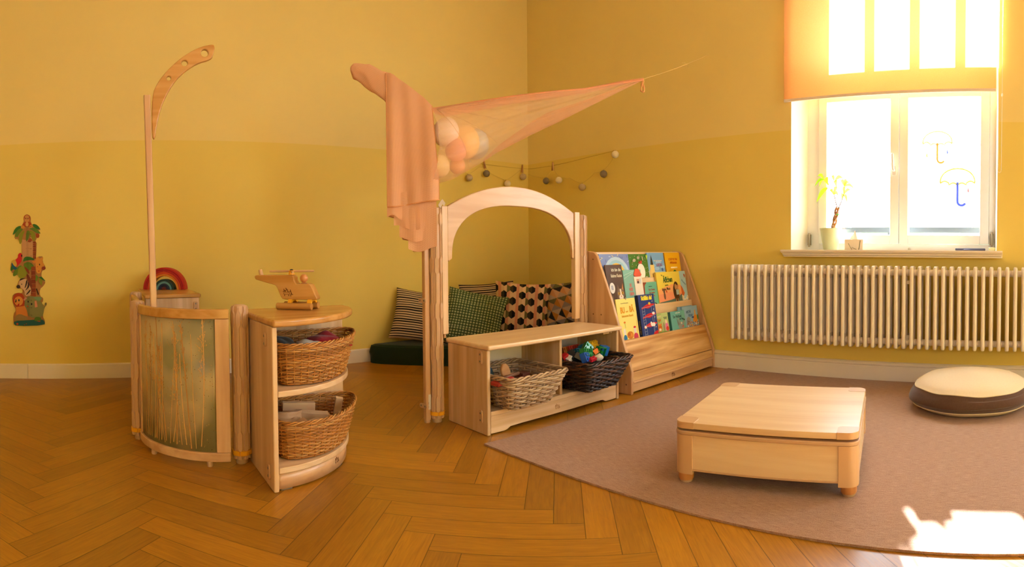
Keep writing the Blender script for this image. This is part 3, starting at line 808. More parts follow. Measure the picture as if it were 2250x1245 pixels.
basket('wicker_basket', 'honey wicker basket full of plain wooden blocks, lower shelf of the corner unit', (c0[0], c0[1]-.002, .0805), rimq, [(x*1.01, y*1.01) for x, y in botq], .128, 19, 45, .0030, WH, .0042, 'wicker baskets in the corner shelf')
def rr_ctrl(hx, hy, c=.05, skew=0):
    return [(-hx, -hy+c), (-hx, -hy), (-hx+c, -hy), (hx-c, -hy), (hx, -hy), (hx, -hy+c), (hx, hy-c), (hx, hy), (hx-c, hy), (-hx+c, hy), (-hx, hy), (-hx, hy-c)]
basket('wicker_basket', 'grey-brown rattan basket with wooden discs in the left bench cubby', (-1.712,-1.792,.1035), rr_ctrl(.172,.178,.03), rr_ctrl(.118,.120,.03), .140, 13, 30, .0052, WG, .0062, 'flared baskets in the bench cubbies')
basket('wicker_basket', 'dark brown woven basket of building bricks in the right bench cubby', (-1.261,-1.812,.1035), rr_ctrl(.172,.185,.03), rr_ctrl(.118,.125,.03), .142, 13, 30, .0052, WB, .0062, 'flared baskets in the bench cubbies', rot=math.radians(3))

# ------------------------------------------------------------------ basket contents
def cloth_heap(name, label, loc, sx, sy, sz, seed, mat, rz=0):
    def fn(u, v):
        x = (u-.5)*2; y = (v-.5)*2; rr = min(1, math.hypot(x, y)/1.05)
        h_ = (1-rr**2.2)
        w = noise.noise(Vector((x*1.6+seed, y*1.6, seed)))*.45+abs(math.sin(x*2.6+y*1.7+seed))*.45*h_
        return (x*sx*(1+.12*noise.noise(Vector((y*2, seed, 1)))), y*sy*(1+.12*noise.noise(Vector((x*2, seed, 2)))), sz*(h_*.75+w*.6)-.01)
    o = MB().grid(fn, 30, 30).build(name, mat, None, smooth=True, loc=loc); o.rotation_euler = (0,0,rz)
    so = o.modifiers.new('th', 'SOLIDIFY'); so.thickness = .004
    return tag(o, label, 'cloth')
cloth_heap('play_cloth', 'crimson felt cloth heaped in the upper honey basket', (-2.625,-1.765,.452), .085, .075, .052, 3.3, fabric('red_felt', '9E1222', '8A0C1C', 300), .4)
cloth_heap('play_cloth', 'dark grey cloth behind the side panel in the upper basket', (-2.800,-1.795,.455), .055, .085, .045, 7.1, fabric('grey_cloth', '4A4642', '3A3632', 300), .2)
cloth_heap('play_cloth', 'off-white cloth between the dark and red ones in the upper basket', (-2.715,-1.850,.454), .065, .07, .036, 5.2, fabric('white_cloth', 'C9BFAE', 'B8AE9E', 300), .9)
fl_ = MB().box((-.10,-.10,0),(.05,.09,.085)).build('cloth_pile', fabric('pile_cloth', '6B5A50', '5A4A42', 200), None, loc=(-2.69,-1.755,.352), bevel=.02)
tag(fl_, 'folded dull brown cloth under the others in the upper basket', 'cloth')
BG = 'plain wooden blocks in the lower wicker basket'
def block(label, loc, dims, rot, mat, bev=.002, group=BG):
    o = MB().box(tuple(-d/2 for d in dims), tuple(d/2 for d in dims)).build('wooden_block', mat, None, bevel=bev, loc=loc)
    o.rotation_euler = rot; return tag(o, label, 'block', group)
bw, bl2 = maple('X'), beech('X')
block('long pale block lying highest at the back of the lower basket', (-2.690,-1.660,.192), (.128,.030,.032), (0,math.radians(2),math.radians(-14)), ply('X'))
block('wide plain block in the middle of the lower basket', (-2.672,-1.758,.176), (.125,.034,.036), (.1,math.radians(6),math.radians(-16)), bw)
block('narrow block standing upright at the end of the lower basket', (-2.528,-1.672,.170), (.030,.022,.090), (.12,.15,math.radians(-20)), bw)
block('short light block lying against the front weave of the lower basket', (-2.712,-1.858,.180), (.075,.024,.020), (.1,math.radians(-6),math.radians(12)), maple('X'))
block('tilted brown block beside the front weave of the lower basket', (-2.775,-1.862,.176), (.10,.030,.026), (.2,math.radians(-10),math.radians(14)), beech('X'))
block('small block end poking out beside the upright block', (-2.550,-1.765,.163), (.045,.022,.022), (.4,.5,.6), bw)
block('long block lying underneath at the back of the lower basket', (-2.66,-1.705,.150), (.16,.045,.03), (0,0,math.radians(-10)), beech('X'))
block('thick block at the bottom of the lower basket', (-2.70,-1.78,.120), (.16,.10,.04), (0,0,.2), beech('X'))
# curved block
cbk = arcbox(MB(), .045, .066, math.radians(195), math.radians(345), -.018, .018, 14).build('wooden_block', bw, None, loc=(-2.790,-1.775,.182), bevel=.002)
cbk.rotation_euler = (.15, .1, -.15); tag(cbk, 'curved arch block near the side panel in the lower basket', 'block', BG)
cbk = arcbox(MB(), .050, .075, math.radians(200), math.radians(340), -.016, .016, 14).build('wooden_block', beech('X'), None, loc=(-2.775,-1.72,.186), bevel=.002)
cbk.rotation_euler = (-.1, .05, .1); tag(cbk, 'wider arch block behind the curved one in the lower basket', 'block', BG)
# wooden discs and toys in the grey basket
def disc(name, label, cat, loc, r, th, rot, mat):
    o = MB().lathe([(r-.003,-th/2),(r,-th/2+.003),(r,th/2-.003),(r-.003,th/2)], 36).build(name, mat, None, loc=loc); o.rotation_euler = rot
    return tag(o, label, cat)
disc('wooden_disc', 'tan wooden disc leaning upright in the grey-brown basket', 'disc', (-1.770,-1.800,.246), .040, .014, (math.radians(75),0,math.radians(25)), wood('disc_tan','B98550','A06C38','X',.4))
disc('wooden_disc', 'dark blue disc at the side panel end of the grey-brown basket', 'disc', (-1.838,-1.770,.244), .036, .012, (math.radians(70),0,math.radians(30)), flat('1F4A66', .4))
o = MB().box((-.055,-.022,-.008),(.055,.022,.008)).build('toy_board', flat('A8382A', .5), None, loc=(-1.852,-1.880,.232), bevel=.003); o.rotation_euler = (.1,-.1,.2); tag(o, 'red wooden toy piece at the front of the grey-brown basket', 'toy')
o = MB().tube([(-.062,0,0),(.062,0,0)], .008, 10).build('wooden_rod', flat('6E4A30', .5), None, loc=(-1.805,-1.868,.244)); o.rotation_euler = (0,-.08,.12); tag(o, 'dark wooden rod lying across the grey-brown basket', 'toy')
o = MB().box((-.035,-.02,-.02),(.035,.02,.02)).box((.0,-.0205,-.0205),(.003,.0205,.0205)).build('toy_box', flat('5E2E1C', .5), None, loc=(-1.645,-1.775,.205), bevel=.002); o.rotation_euler = (.1,.1,.3); tag(o, 'dark red-brown wooden toy at the deep end of the grey-brown basket', 'toy')
o = MB().box((-.10,-.10,0),(.10,.10,.09)).build('toy_stack', flat('6A4A38', .6), None, loc=(-1.715,-1.79,.116), bevel=.01); tag(o, 'brown wooden toys lying at the bottom of the grey-brown basket', 'toy')
# building bricks
GB = 'building bricks in the dark basket'
def brick(label, loc, nx, ny, col, rot, h_=.0192, open_=False):
    P = .016*2; P = .0315
    m = MB(); w, d = nx*.016, ny*.016
    m.box((-w, -d, 0), (w, d, h_*2))
    o = bpy.data.objects.new('toy_brick', None); COL.objects.link(o); o.location = loc; o.rotation_euler = rot
    tag(o, label, 'brick', GB)
    mt = flat(col, .25, .6)
    if open_:
        m = MB(); t_ = .003
        m.box((-w,-d,0),(w,-d+t_,h_*2)).box((-w,d-t_,0),(w,d,h_*2)).box((-w,-d,0),(-w+t_,d,h_*2)).box((w-t_,-d,0),(w,d,h_*2)).box((-w,-d,h_*2-t_),(w,d,h_*2))
        for i in range(max(1, nx-1)):
            for j in range(max(1, ny-1)): m.tube([((i-(nx-2)/2)*.032, (j-(ny-2)/2)*.032, 0), ((i-(nx-2)/2)*.032, (j-(ny-2)/2)*.032, h_*2)], .0105, 14)
    m.build('brick_body', mt, o, bevel=.0008)
    s = MB()
    for i in range(nx):
        for j in range(ny):
            s.lathe([(.0094,0),(.0094,.0078),(.0088,.0085),(.006,.0085)], 16, M=T((i-(nx-1)/2)*.032, (j-(ny-1)/2)*.032, h_*2))
    s.build('studs', mt, o)
    return o
def br(*a, **k):
    o = brick(*a, **k)
    o.scale = (.76,.76,.76); o.location.z += .010; return o
R_ = math.radians
br('large green brick lying on its side at the front of the dark basket', (-1.300,-1.850,.262), 4, 2, '0E7A3C', (R_(70),R_(12),R_(18)))
br('blue brick under the large green one in the dark basket', (-1.333,-1.872,.247), 2, 2, '1B55B4', (R_(65),R_(10),R_(18)))
br('bright green brick with its studs towards the room in the dark basket', (-1.228,-1.790,.265), 3, 2, '16963E', (R_(60),R_(-38),R_(15)))
br('yellow brick topmost at the back of the dark basket', (-1.150,-1.760,.272), 4, 2, 'DFAA14', (R_(60),R_(4),R_(22)))
br('blue-green brick beside the yellow one in the dark basket', (-1.205,-1.745,.262), 2, 2, '17708A', (R_(62),0,R_(18)))
br('orange-red long brick at the back left of the dark basket', (-1.245,-1.705,.258), 4, 2, 'B0331C', (R_(70),R_(2),R_(12)))
br('orange brick at the very back corner of the dark basket', (-1.305,-1.700,.255), 2, 2, 'C66A1C', (R_(72),R_(2),R_(12)))
br('black brick tilted on edge in the dark basket', (-1.362,-1.815,.250), 2, 2, '26282A', (R_(50),R_(40),R_(30)))
br('black brick lying flat in front in the dark basket', (-1.345,-1.850,.240), 2, 2, '2E3032', (R_(30),R_(20),R_(50)))
br('dark teal brick in the middle of the dark basket', (-1.272,-1.775,.250), 3, 2, '15525E', (R_(62),R_(8),R_(14)))
br('green brick showing its hollow underside in the dark basket', (-1.195,-1.880,.262), 2, 2, '127A38', (R_(-75),R_(10),R_(-8)), open_=True)
br('blue brick behind the hollow green one in the dark basket', (-1.160,-1.872,.262), 2, 2, '1F5DB0', (R_(-75),R_(10),R_(-8)))
br('small red brick at the divider side of the dark basket', (-1.400,-1.800,.244), 2, 1, 'B31F22', (R_(40),R_(50),R_(20)))
br('white brick at the divider side of the dark basket', (-1.392,-1.825,.240), 1, 1, 'D8D0C4', (R_(20),R_(50),R_(20)))
br('orange brick in the hollow of the dark basket', (-1.228,-1.845,.256), 2, 1, 'E0701C', (R_(60),R_(20),R_(60)))
br('small red flat brick at the front rim of the dark basket', (-1.300,-1.905,.238), 2, 1, 'C0202C', (R_(10),R_(-4),R_(10)), h_=.0096)
cr = MB().ball((0,0,0), .024, n=16, sc=(1.2,.9,.75))
for i, v in enumerate(cr.v): cr.v[i] = v*(1+.35*noise.noise(v*90))
cr = cr.build('crumpled_toy', flat('CFC4AE', .7), None, loc=(-1.238,-1.892,.253)); tag(cr, 'crumpled off-white rubber toy at the rim of the dark basket', 'toy')
o = MB().box((-.095,-.10,0),(.095,.10,.105)).build('brick_pile', flat('3A3430', .7), None, loc=(-1.264,-1.81,.118), bevel=.01)
tag(o, 'mass of bricks lying deeper inside the dark basket', 'brick')
o['kind'] = 'stuff'

# ------------------------------------------------------------------ toy helicopter
hc = thing('toy_helicopter', 'wooden toy helicopter with yellow fittings standing on the corner shelf', 'toy', (-2.688,-1.6545,.5745), math.atan2(-.676,.737))
# body profile in local (x along the body, z)
BP = [(-.1148,.7009),(-.1119,.7066),(-.1045,.7082),(-.0322,.709),(.0538,.7082),(.0586,.6985),(.0586,.6885),(.0686,.6745),(.0823,.6737),(.1197,.6747),(.128,.6716),(.1378,.6546),(.1459,.6361),(.154,.6208),(.1539,.6161),(.1472,.6126),(.071,.6125),(.0191,.6127),(.0086,.6154),(.0017,.6232),(-.0051,.6374),(-.0119,.6533),(-.017,.6628),(-.024,.6691),(-.0686,.68),(-.1104,.6912)]
def hx(s): return s-.062
MB().prism([(hx(a), z-.5745) for a, z in BP], -.021, .021).build('body', honey('X'), hc, bevel=.005, seg=3, M=RX(PI/2))
for k, y in enumerate((-.036, .036)):
    MB().lathe([(.0118,0),(.0133,.0015),(.0133,.1465),(.0118,.148)], 20, M=T(-.070,y,.0133) @ RY(PI/2)).build('skid', honey('X'), hc)
for x in (-.018, .064):
    yk = MB(); yk.prism([(-.034,-.002),(-.026,.013),(.026,.013),(.034,-.002),(.022,-.002),(.012,.006),(-.012,.006),(-.022,-.002)], -.0085, .0085, M=T(x,0,.0265) @ RZ(PI/2) @ RX(PI/2))
    yk.build('skid_bracket', M_yellow, hc, bevel=.001)
MB().lathe([(.012,0),(.0125,.003),(.010,.008),(.010,.012),(.0125,.0135),(.0125,.0155),(.008,.0175)], 20, M=T(hx(.0408),0,.1345)).build('rotor_hub', M_yellow, hc)
MB().ball((0,0,0), .0075, n=14, sc=(1,1,.6)).build('rotor_cap', flat('2A2420', .4), hc, loc=(hx(.0408),0,.153))
MB().lathe([(.0035,-.091),(.0042,-.088),(.0042,.088),(.0035,.091)], 12, M=RY(PI/2)).build('rotor_blade', beech('X'), hc, M=T(hx(.0408),0,.1490) @ RZ(R_(8)) )
MB().lathe([(.0035,-.082),(.0042,-.079),(.0042,.079),(.0035,.082)], 12, M=RY(PI/2)).build('rotor_blade', beech('X'), hc, M=T(hx(.0408),0,.1465) @ RZ(R_(-62)))
MB().lathe([(.0165,0),(.0165,.002),(.006,.006),(.006,.010)], 20).ball((0,0,.0225), .0165, n=22).build('pilot_figure', wood('pilot','C98A50','B5743A','X',.3), hc, loc=(hx(.0935),0,.0985))
MB().lathe([(.0068,0),(.0078,.002),(.0078,.024),(.0065,.026)], 16, M=RY(R_(-16))).build('tail_peg', beech('Z'), hc, loc=(hx(-.0915),0,.130))
logo(hc, T(hx(.033),-.0213,.062) @ RX(PI/2), .046, M_burn)

# ------------------------------------------------------------------ low shelf by the wall and the rainbow
ls = thing('low_shelf', 'low maple shelf by the yellow wall carrying the wooden rainbow', 'shelf', (-3.075,-.375,0))
MB().box((-.150,-.345,.567),(.158,.345,.588)).build('top', honey('X'), ls, bevel=.007, seg=3)
MB().box((-.145,-.335,0),(.148,-.316,.567)).build('side_panel', maple_st('Z','X'), ls, bevel=.003)
MB().box((-.145,.316,0),(.148,.335,.567)).build('side_panel', maple_st('Z','X'), ls, bevel=.003)
MB().box((-.145,-.316,.02),(-.135,.316,.567)).build('back_panel', maple('Z'), ls)
for z in (.05, .30): MB().box((-.135,-.316,z),(.14,.316,z+.018)).build('shelf_board', maple('Y'), ls, bevel=.002)
hinge_plate(ls, T(.128,-.335,.520) @ RX(PI/2), .052, M_plastic)
rb = thing('wooden_rainbow', 'stacking wooden rainbow with red outer arches and blue inner ones', 'toy', (-3.062,-.215,.588), R_(-24))
cols = ['B3231C','A31818','C4441C','CF7A22',None,'1F3A34','5B8E90','1F2E44','3A2430','4A2018']
R0 = .138
for i, c in enumerate(cols):
    th = .0125; ro = R0-i*.0138
    if i >= 4: ro -= .004
    if c is None: continue
    ri = ro-th
    m = MB(); arcbox(m, ri, ro, 0, PI, -.030, .030, 32)
    z_ = m.build('arch', flat(c, .55, .3), rb, bevel=.0015, M=RX(PI/2))
    if i == 0: z_['label'] = 'bright red outermost arch'
MB().prism([(0.0,0)]+[(.0155*math.cos(PI*i/16), .0155*math.sin(PI*i/16)) for i in range(17)], -.030, .030).build('half_disc', flat('8E2E1C', .55, .3), rb, bevel=.0015, M=RX(PI/2))

# ------------------------------------------------------------------ growth chart on the back wall (printed plywood)
def artmesh(parent, name, M, shapes, base=0.0, step=.00012, mat_rough=.55):
    """printed picture: list of (polygon, colour)"""
    m = MB()
    for i, (poly, col) in enumerate(shapes):
        z = base+step*(i+1)
        n = len(poly)
        a = sum(poly[k][0]*poly[(k+1)%n][1]-poly[(k+1)%n][0]*poly[k][1] for k in range(n))
        if a < 0: poly = list(reversed(poly))
        # triangulate through bmesh-free fan only when convex: keep n-gon
        m.add([(p[0], p[1], z) for p in poly], [tuple(range(n))], flat(col, mat_rough, .25))
    return m.build(name, None, parent, M=M, recalc=False)
gc = thing('growth_chart', 'jungle animal growth chart with palm trees mounted on the yellow wall', 'growth chart', (-3.948, -.0005, .370))
KX, KZ = .00307/8.889*1.0, .003043/8.889
def g1(p): return ((p[0]-445)*KX, (2263-60-p[1])*KZ)           # upper crop of the photo notes
def g2(p): return g1((p[0], p[1]+1066.7))
def G(lst, f=g2): return [f(p) for p in lst]
mg1 = MB()
def slab(poly, z1=[.0060]): mg1.prism(smoothpoly(poly, 1), 0, z1[0]); z1[0] -= .0002
sil = []
monkey = G([(380,115),(440,80),(500,115),(515,170),(505,220),(530,290),(550,330),(480,370),(400,380),(320,330),(335,300),(375,230),(370,165)], g1)
crown = G([(140,488),(200,350),(290,300),(340,330),(520,330),(560,268),(640,300),(705,395),(640,400),(708,472),(640,470),(620,560),(570,640),(530,570),(500,520),(430,600),(330,600),(290,680),(262,560),(180,560),(215,430)], g1)
board = G([(325,560),(620,560),(600,905),(575,1000),(320,1000)], g1)
mid = G([(85,1205),(110,1000),(240,940),(250,860),(300,830),(340,870),(450,900),(575,960),(640,910),(740,910),(720,1010),(780,1120),(770,1170),(700,1190),(690,1330),(780,1400),(640,1480),(580,1480),(580,1640),(320,1500),(300,1350),(220,1250)], g1)
low = G([(210,420),(265,280),(420,250),(640,260),(780,330),(730,420),(655,480),(655,620),(720,650),(715,720),(680,760),(740,800),(730,900),(700,1010),(745,1100),(740,1180),(190,1195),(130,1140),(130,960),(190,880),(130,780),(110,610),(180,545),(320,560),(320,460),(240,460)], g2)
tail = G([(715,850),(745,790),(750,740),(790,745),(785,790),(750,830),(730,880)], g2)
for p_ in (monkey, crown, board, mid, low, tail): slab(p_)
bd = mg1.build('board', flat('A5703A', .6, .3, name='chart_plywood'), gc, M=RX(PI/2), bevel=0)
GR1, GR2, GR3, BRN, SKIN = '2F6B22', '5E7A1E', '83851F', '8A3A16', 'C98A48'
A_ = []
A_.append((G([(330,570),(560,620),(545,940),(330,1000)], g1), 'C08E5C'))
for i in range(9): A_.append((G([(548-i*1.5,620+i*38),(602,618+i*38),(598,650+i*38),(540,652+i*38)], g1), '8E3E18' if i % 2 else '7C3412'))
for c in (([(145,480),(200,350),(290,303),(345,320),(220,430),(180,470)], GR1),([(560,275),(640,300),(700,390),(610,375),(530,300)], GR1),([(180,555),(215,430),(290,350),(370,370),(290,450),(240,540),(215,500)], GR2),
          ([(470,365),(560,345),(640,380),(705,470),(620,460),(540,400)], GR2),([(290,675),(265,560),(290,450),(400,385),(350,500),(330,610)], GR3),([(480,400),(560,420),(605,500),(570,635),(530,560),(490,470)], GR3),([(405,625),(420,420),(470,390),(490,470),(450,580)], GR2),
          ([(605,460),(670,470),(675,530),(640,560),(605,530)], '9A4418'),([(440,620),(490,540),(530,590),(490,635)], '96401A')): A_.append((G(c[0], g1), c[1]))
for c in (([(380,230),(375,120),(440,85),(495,120),(505,230)], 'A3401C'),([(345,290),(380,230),(500,230),(535,290),(520,330),(350,330)], 'A3401C')): A_.append((G(c[0], g1), c[1]))
A_.append((G(ell(440,190,52,50), g1), SKIN)); A_.append((G(ell(440,140,42,38), g1), SKIN)); A_.append((G(ell(438,280,30,45), g1), 'D09A54'))
A_ += [(G(ell(418,167,8,14), g1), '2A1410'), (G(ell(460,170,8,14), g1), '2A1410'), (G(ell(355,330,42,30,.5), g1), 'C98338'), (G(ell(515,325,42,30,-.5), g1), 'C98338')]
# parrot, middle palm, giraffe
for c in (([(335,1010),(370,920),(440,905),(530,930),(580,985),(480,975),(400,985)], GR1),([(90,1200),(110,1080),(180,1040),(240,1050),(180,1130)], GR1),([(135,1290),(160,1180),(260,1090),(330,1070),(260,1200),(200,1280)], GR2),([(330,1060),(450,1000),(560,1080),(540,1150),(430,1180)], GR2),
          ([(230,1250),(250,1130),(330,1080),(400,1150),(440,1240),(380,1300),(310,1345),(260,1320)], GR3),([(360,1090),(450,1160),(470,1250),(430,1230),(380,1150)], BRN),
          ([(250,860),(290,828),(330,850),(325,930),(310,1010),(260,1060),(200,1120),(195,960),(245,930)], 'C01C22'),([(120,990),(190,950),(230,1060),(200,1110),(140,1060)], 'C8A040'),([(120,1000),(150,1060),(200,1110),(240,1120),(180,1175),(130,1110)], '1E5E72'),
          ([(310,870),(335,875),(330,915),(312,905)], '1A1010'),
          ([(580,960),(640,910),(665,960),(740,915),(735,970),(720,1010),(775,1100),(700,1130),(690,1240),(600,1240),(590,1080)], 'D08A34'),([(515,1000),(580,985),(590,1030),(560,1050)], 'CC7E30')): A_.append((G(c[0], g1), c[1]))
A_ += [(G(ell(742,1140,40,34), g1), '8A3820'), (G(ell(665,1068,11,18), g1), '1E120C'), (G(ell(648,1195,14,14), g1), 'B4501C'), (G(ell(625,1110,10,10), g1), 'B4501C')]
for i in range(7): A_.append((G([(505-i*2,40+i*84),(580,38+i*84),(582,115+i*84),(500-i*2,118+i*84)], g2), '7E3212' if i % 2 else '8E3E18'))
A_ += [(G([(400,190),(440,180),(510,330),(500,600),(470,560),(440,330)], g2), '7A3416'), (G([(585,190),(640,240),(600,330),(580,300)], g2), GR2), (G([(640,250),(700,235),(780,330),(720,300)], g2), GR1), (G([(650,260),(720,300),(700,420),(640,330)], g2), GR3)]
# zebra
A_.append((G([(260,330),(300,270),(410,270),(470,420),(495,480),(480,610),(370,610),(360,500),(300,450),(240,400)], g2), 'C9A274'))
for q in ([(262,310),(290,265),(410,262),(330,285),(300,300)],[(400,300),(430,300),(400,420),(360,470),(385,380)],[(430,310),(470,420),(400,490),(370,510),(430,420)],[(470,480),(488,500),(420,575),(380,590),(440,520)],[(590,470),(605,460),(640,570),(625,600)]): A_.append((G(q, g2), '1E1210'))
A_ += [(G(ell(245,425,38,36), g2), '2A1712'), (G(ell(312,378,9,14), g2), '1A100C')]
# lion, elephant, rocks, water
A_ += [(G([(130,640),(180,560),(260,540),(330,570),(360,640),(370,720),(340,820),(260,885),(180,800),(135,740)], g2), 'A63A14'), (G([(185,820),(380,800),(420,1000),(190,990)], g2), 'C4742A'), (G(ell(245,705,85,92), g2), 'CC8230'),
       (G(ell(192,690,12,20), g2), '1E3A30'), (G(ell(250,688,14,22), g2), '1E3A30'), (G([(165,715),(205,700),(200,725),(180,732)], g2), '1A0E0C'), (G([(215,780),(260,745),(255,790),(225,800)], g2), 'B02018')]
A_ += [(G([(360,700),(400,620),(560,610),(650,680),(720,780),(735,900),(700,1030),(440,1030),(400,880),(360,800)], g2), '7E7A46'), (G([(335,680),(380,630),(410,650),(360,700)], g2), 'B87A5E'), (G([(555,710),(590,700),(612,820),(560,835)], g2), 'C47E5A'),
       (G(ell(430,718,12,18), g2), '1A120C'), (G(ell(496,765,15,20), g2), '1A120C'), (G([(400,790),(440,810),(415,825)], g2), 'B02A18'), (G([(510,630),(660,620),(705,660),(640,720),(580,680)], g2), '6F8C5A'), (G([(720,850),(750,780),(760,800),(735,870)], g2), '7E7A46'), (G(ell(768,770,18,26), g2), '6E6A3C')]
A_ += [(G([(160,1100),(180,990),(260,950),(400,1010),(405,1080),(300,1130),(200,1140)], g2), '8F7440'), (G([(130,1140),(160,1090),(400,1080),(700,1060),(745,1110),(740,1180),(190,1192)], g2), '17504E'), (G([(530,1090),(560,1020),(620,1015),(690,1040),(640,1110)], g2), '4E7022'), (G([(585,1090),(670,1095),(640,1112)], g2), 'B02A18'), (G(ell(210,1150,22,18), g2), 'B03018'), (G(ell(350,1167,9,9), g2), 'B03018'), (G(ell(388,1150,9,9), g2), 'B03018')]
for k in range(61):     # ruler ticks
    y = 325+(k)*28.6; wdt = 42 if k % 5 else 60
    if 325+28.6*60 < y: break
    A_.append((G([(440-wdt/2, y-2), (440+wdt/2, y-2), (440+wdt/2, y+2), (440-wdt/2, y+2)], g1), '2A1A10'))
artmesh(gc, 'printed_picture', RX(PI/2) @ T(0,0,.006), [(smoothpoly(p, 1) if 4 < len(p) < 18 else p, c) for p, c in A_])
tx = MB()
for i, v in enumerate(range(145, 80, -5)):
    y = 325+i*143.4
    text('ruler_number', str(v), .0095, flat('2A1A10', .6), gc, RX(PI/2) @ T(g1((478, y+13))[0], g1((478, y+13))[1], .0145), ext=.0002)

# ------------------------------------------------------------------ low bench shelf
bs = thing('bench_shelf', 'low maple bench shelf with two open cubbies', 'shelf', (-1.479,-1.710,0))
hw = .443
MB().box((-hw,-.152,0),(-hw+.019,.148,.370)).build('side_panel', maple_st('Z','Y'), bs, bevel=.005, seg=3)
MB().box((hw-.019,-.152,0),(hw,.148,.370)).build('side_panel', maple_st('Z','Y'), bs, bevel=.005, seg=3)
MB().box((.004,-.142,.102),(.021,.135,.370)).build('divider', maple_st('Z','Y'), bs, bevel=.002)
MB().box((-hw+.019,-.151,.083),(hw-.019,.140,.102)).build('shelf_board', ply('X'), bs, bevel=.003)
MB().box((-hw+.019,.134,.102),(hw-.019,.142,.370)).build('back_panel', flat('D9CDB4', .6, .3, name='back_board_white'), bs)
MB().box((-hw-.008,-.172,.370),(hw+.010,.156,.391)).build('top', ply('X'), bs, bevel=.008, seg=4)
kp = [(-hw+.021,.010),(-hw+.021,.083),(hw-.021,.083),(hw-.021,.012),(hw-.10,.012),(hw-.112,.014),(hw-.13,.028),(-hw+.15,.024),(-hw+.13,.012),(-hw+.11,.010)]
kp = [(-hw+.021,.012),(-hw+.12,.012),(-hw+.135,.016),(-hw+.15,.022),(-hw+.20,.022),(-hw+.20,.022),(hw-.13,.022),(hw-.115,.016),(hw-.10,.012),(hw-.065,.012),(hw-.065,.083),(-hw+.021,.083)]
kp = [(-hw+.021,.006),(-hw+.10,.006),(-hw+.115,.010),(-hw+.13,.018),(-hw+.20,.020),(hw-.16,.020),(hw-.13,.018),(hw-.115,.010),(hw-.10,.006),(hw-.021,.006),(hw-.021,.083),(-hw+.021,.083)]
MB().prism(kp, -.0085, .0085).build('kick_board', maple('X'), bs, bevel=.002, M=T(0,-.140,0) @ RX(PI/2))
for z in (.333, .078): hinge_plate(bs, T(-hw, -.110, z) @ RY(-PI/2) @ RZ(PI/2), .056)
MB().tube([(hw-.04,-.1,.357),(hw-.04,-.13,.357)], .004, 8).box((hw-.09,-.12,.352),(hw-.019,-.10,.366)).build('corner_bracket', maple('X'), bs, bevel=.002)
logo(bs, T(-.019,-.1488,.048) @ RX(PI/2), .036, flat('9A6634', .7, .2, name='branded_mark_light'))

# ------------------------------------------------------------------ arch frame standing on the bench
af = thing('play_arch', 'maple arch frame rising behind the bench top', 'arch', (-1.493,-1.560,0))
def arch_outer(n=24):
    # outer curve from the left post (x=-.426) over the top (x=-.04) to the right post (x=.414)
    pts = []
    for i in range(n+1):
        x = lerp(-.428, .422, i/n); s_ = (x+.003)/.425
        pts.append((x, 1.005+.117*(1-abs(s_)**2.0)))
    return pts
def arch_inner(n=36):
    pts = []
    for i in range(n+1):
        a = PI*i/n; c, s_ = math.cos(a), math.sin(a)
        pts.append((.003-.405*math.copysign(abs(c)**.78, c)*-1, .762+.260*abs(s_)**.82))
    return pts
out = arch_outer(); inn = arch_inner()          # inner runs right -> left
poly = [(-.428,.752)]+out+[(.422,.752),(.414,.748)]+inn+[(-.420,.748)]
shape2d('arch_panel', poly, [], .018, wood('arch_maple', 'D6B080', 'C49A68', 'X', .3), af, RX(PI/2), bevel=.004)
MB().box((-.461,-.013,.410),(-.4285,.013,1.006)).build('post', maple('Z'), af, bevel=.003)
MB().box((.424,-.016,.410),(.463,.016,1.012)).build('post', maple('Z'), af, bevel=.003)
for x in (-.446, .443):
    MB().lathe([(.008,.391),(.008,.411)], 14).build('peg', flat('B98A56', .5), af, loc=(x,0,0))

# ------------------------------------------------------------------ front-facing book rack
rk = thing('book_rack', 'sloping wooden book rack with picture books in three tiers', 'book rack', (0, 0, 0))
side = [(-1.535,0),(-1.520,.02),(-1.520,.765),(-1.528,.785),(-1.545,.793),(-1.592,.790),(-1.612,.782),(-1.628,.765),(-1.733,.522),(-1.809,.311),(-1.868,.157),(-1.877,.13),(-1.877,.006),(-1.873,0)]
for x, nm in ((-.945, 'side_panel'), (-.035, 'side_panel')):
    MB().prism(side, 0, .020).build(nm, beech('Y'), rk, bevel=.005, seg=3, M=T(x,0,0) @ Matrix(((0,0,1,0),(1,0,0,0),(0,1,0,0),(0,0,0,1))))
xl, xr = -.925, -.035
def slat(name, pts, mat):      # cross-section in (y,z), spans the rack
    return MB().prism(pts, xl, xr).build(name, mat, rk, bevel=.002, M=Matrix(((0,0,1,0),(1,0,0,0),(0,1,0,0),(0,0,0,1))))
slat('front_panel', [(-1.790,.291),(-1.806,.289),(-1.864,.128),(-1.858,.121),(-1.848,.125)], pine('Z'))
slat('front_rail', [(-1.862,.120),(-1.871,.075),(-1.853,.075),(-1.845,.122)], pine('Z'))
slat('front_ledge', [(-1.870,.075),(-1.878,.070),(-1.878,.062),(-1.78,.062),(-1.78,.075)], beech('Z'))
slat('kick_board', [(-1.866,.062),(-1.866,.012),(-1.850,.012),(-1.850,.062)], beech('Z'))
slat('tier_lip', [(-1.694,.457),(-1.702,.456),(-1.7405,.230),(-1.7325,.230)], ply('Z'))
slat('tier_lip', [(-1.6385,.625),(-1.6455,.624),(-1.6835,.400),(-1.6765,.400)], ply('Z'))
slat('back_board', [(-1.578,.787),(-1.587,.786),(-1.622,.575),(-1.613,.575)], ply('Z'))
slat('tier_floor', [(-1.815,.232),(-1.745,.232),(-1.745,.244),(-1.812,.244)], ply('Z'))
slat('tier_floor', [(-1.704,.388),(-1.66,.388),(-1.66,.400),(-1.702,.400)], ply('Z'))
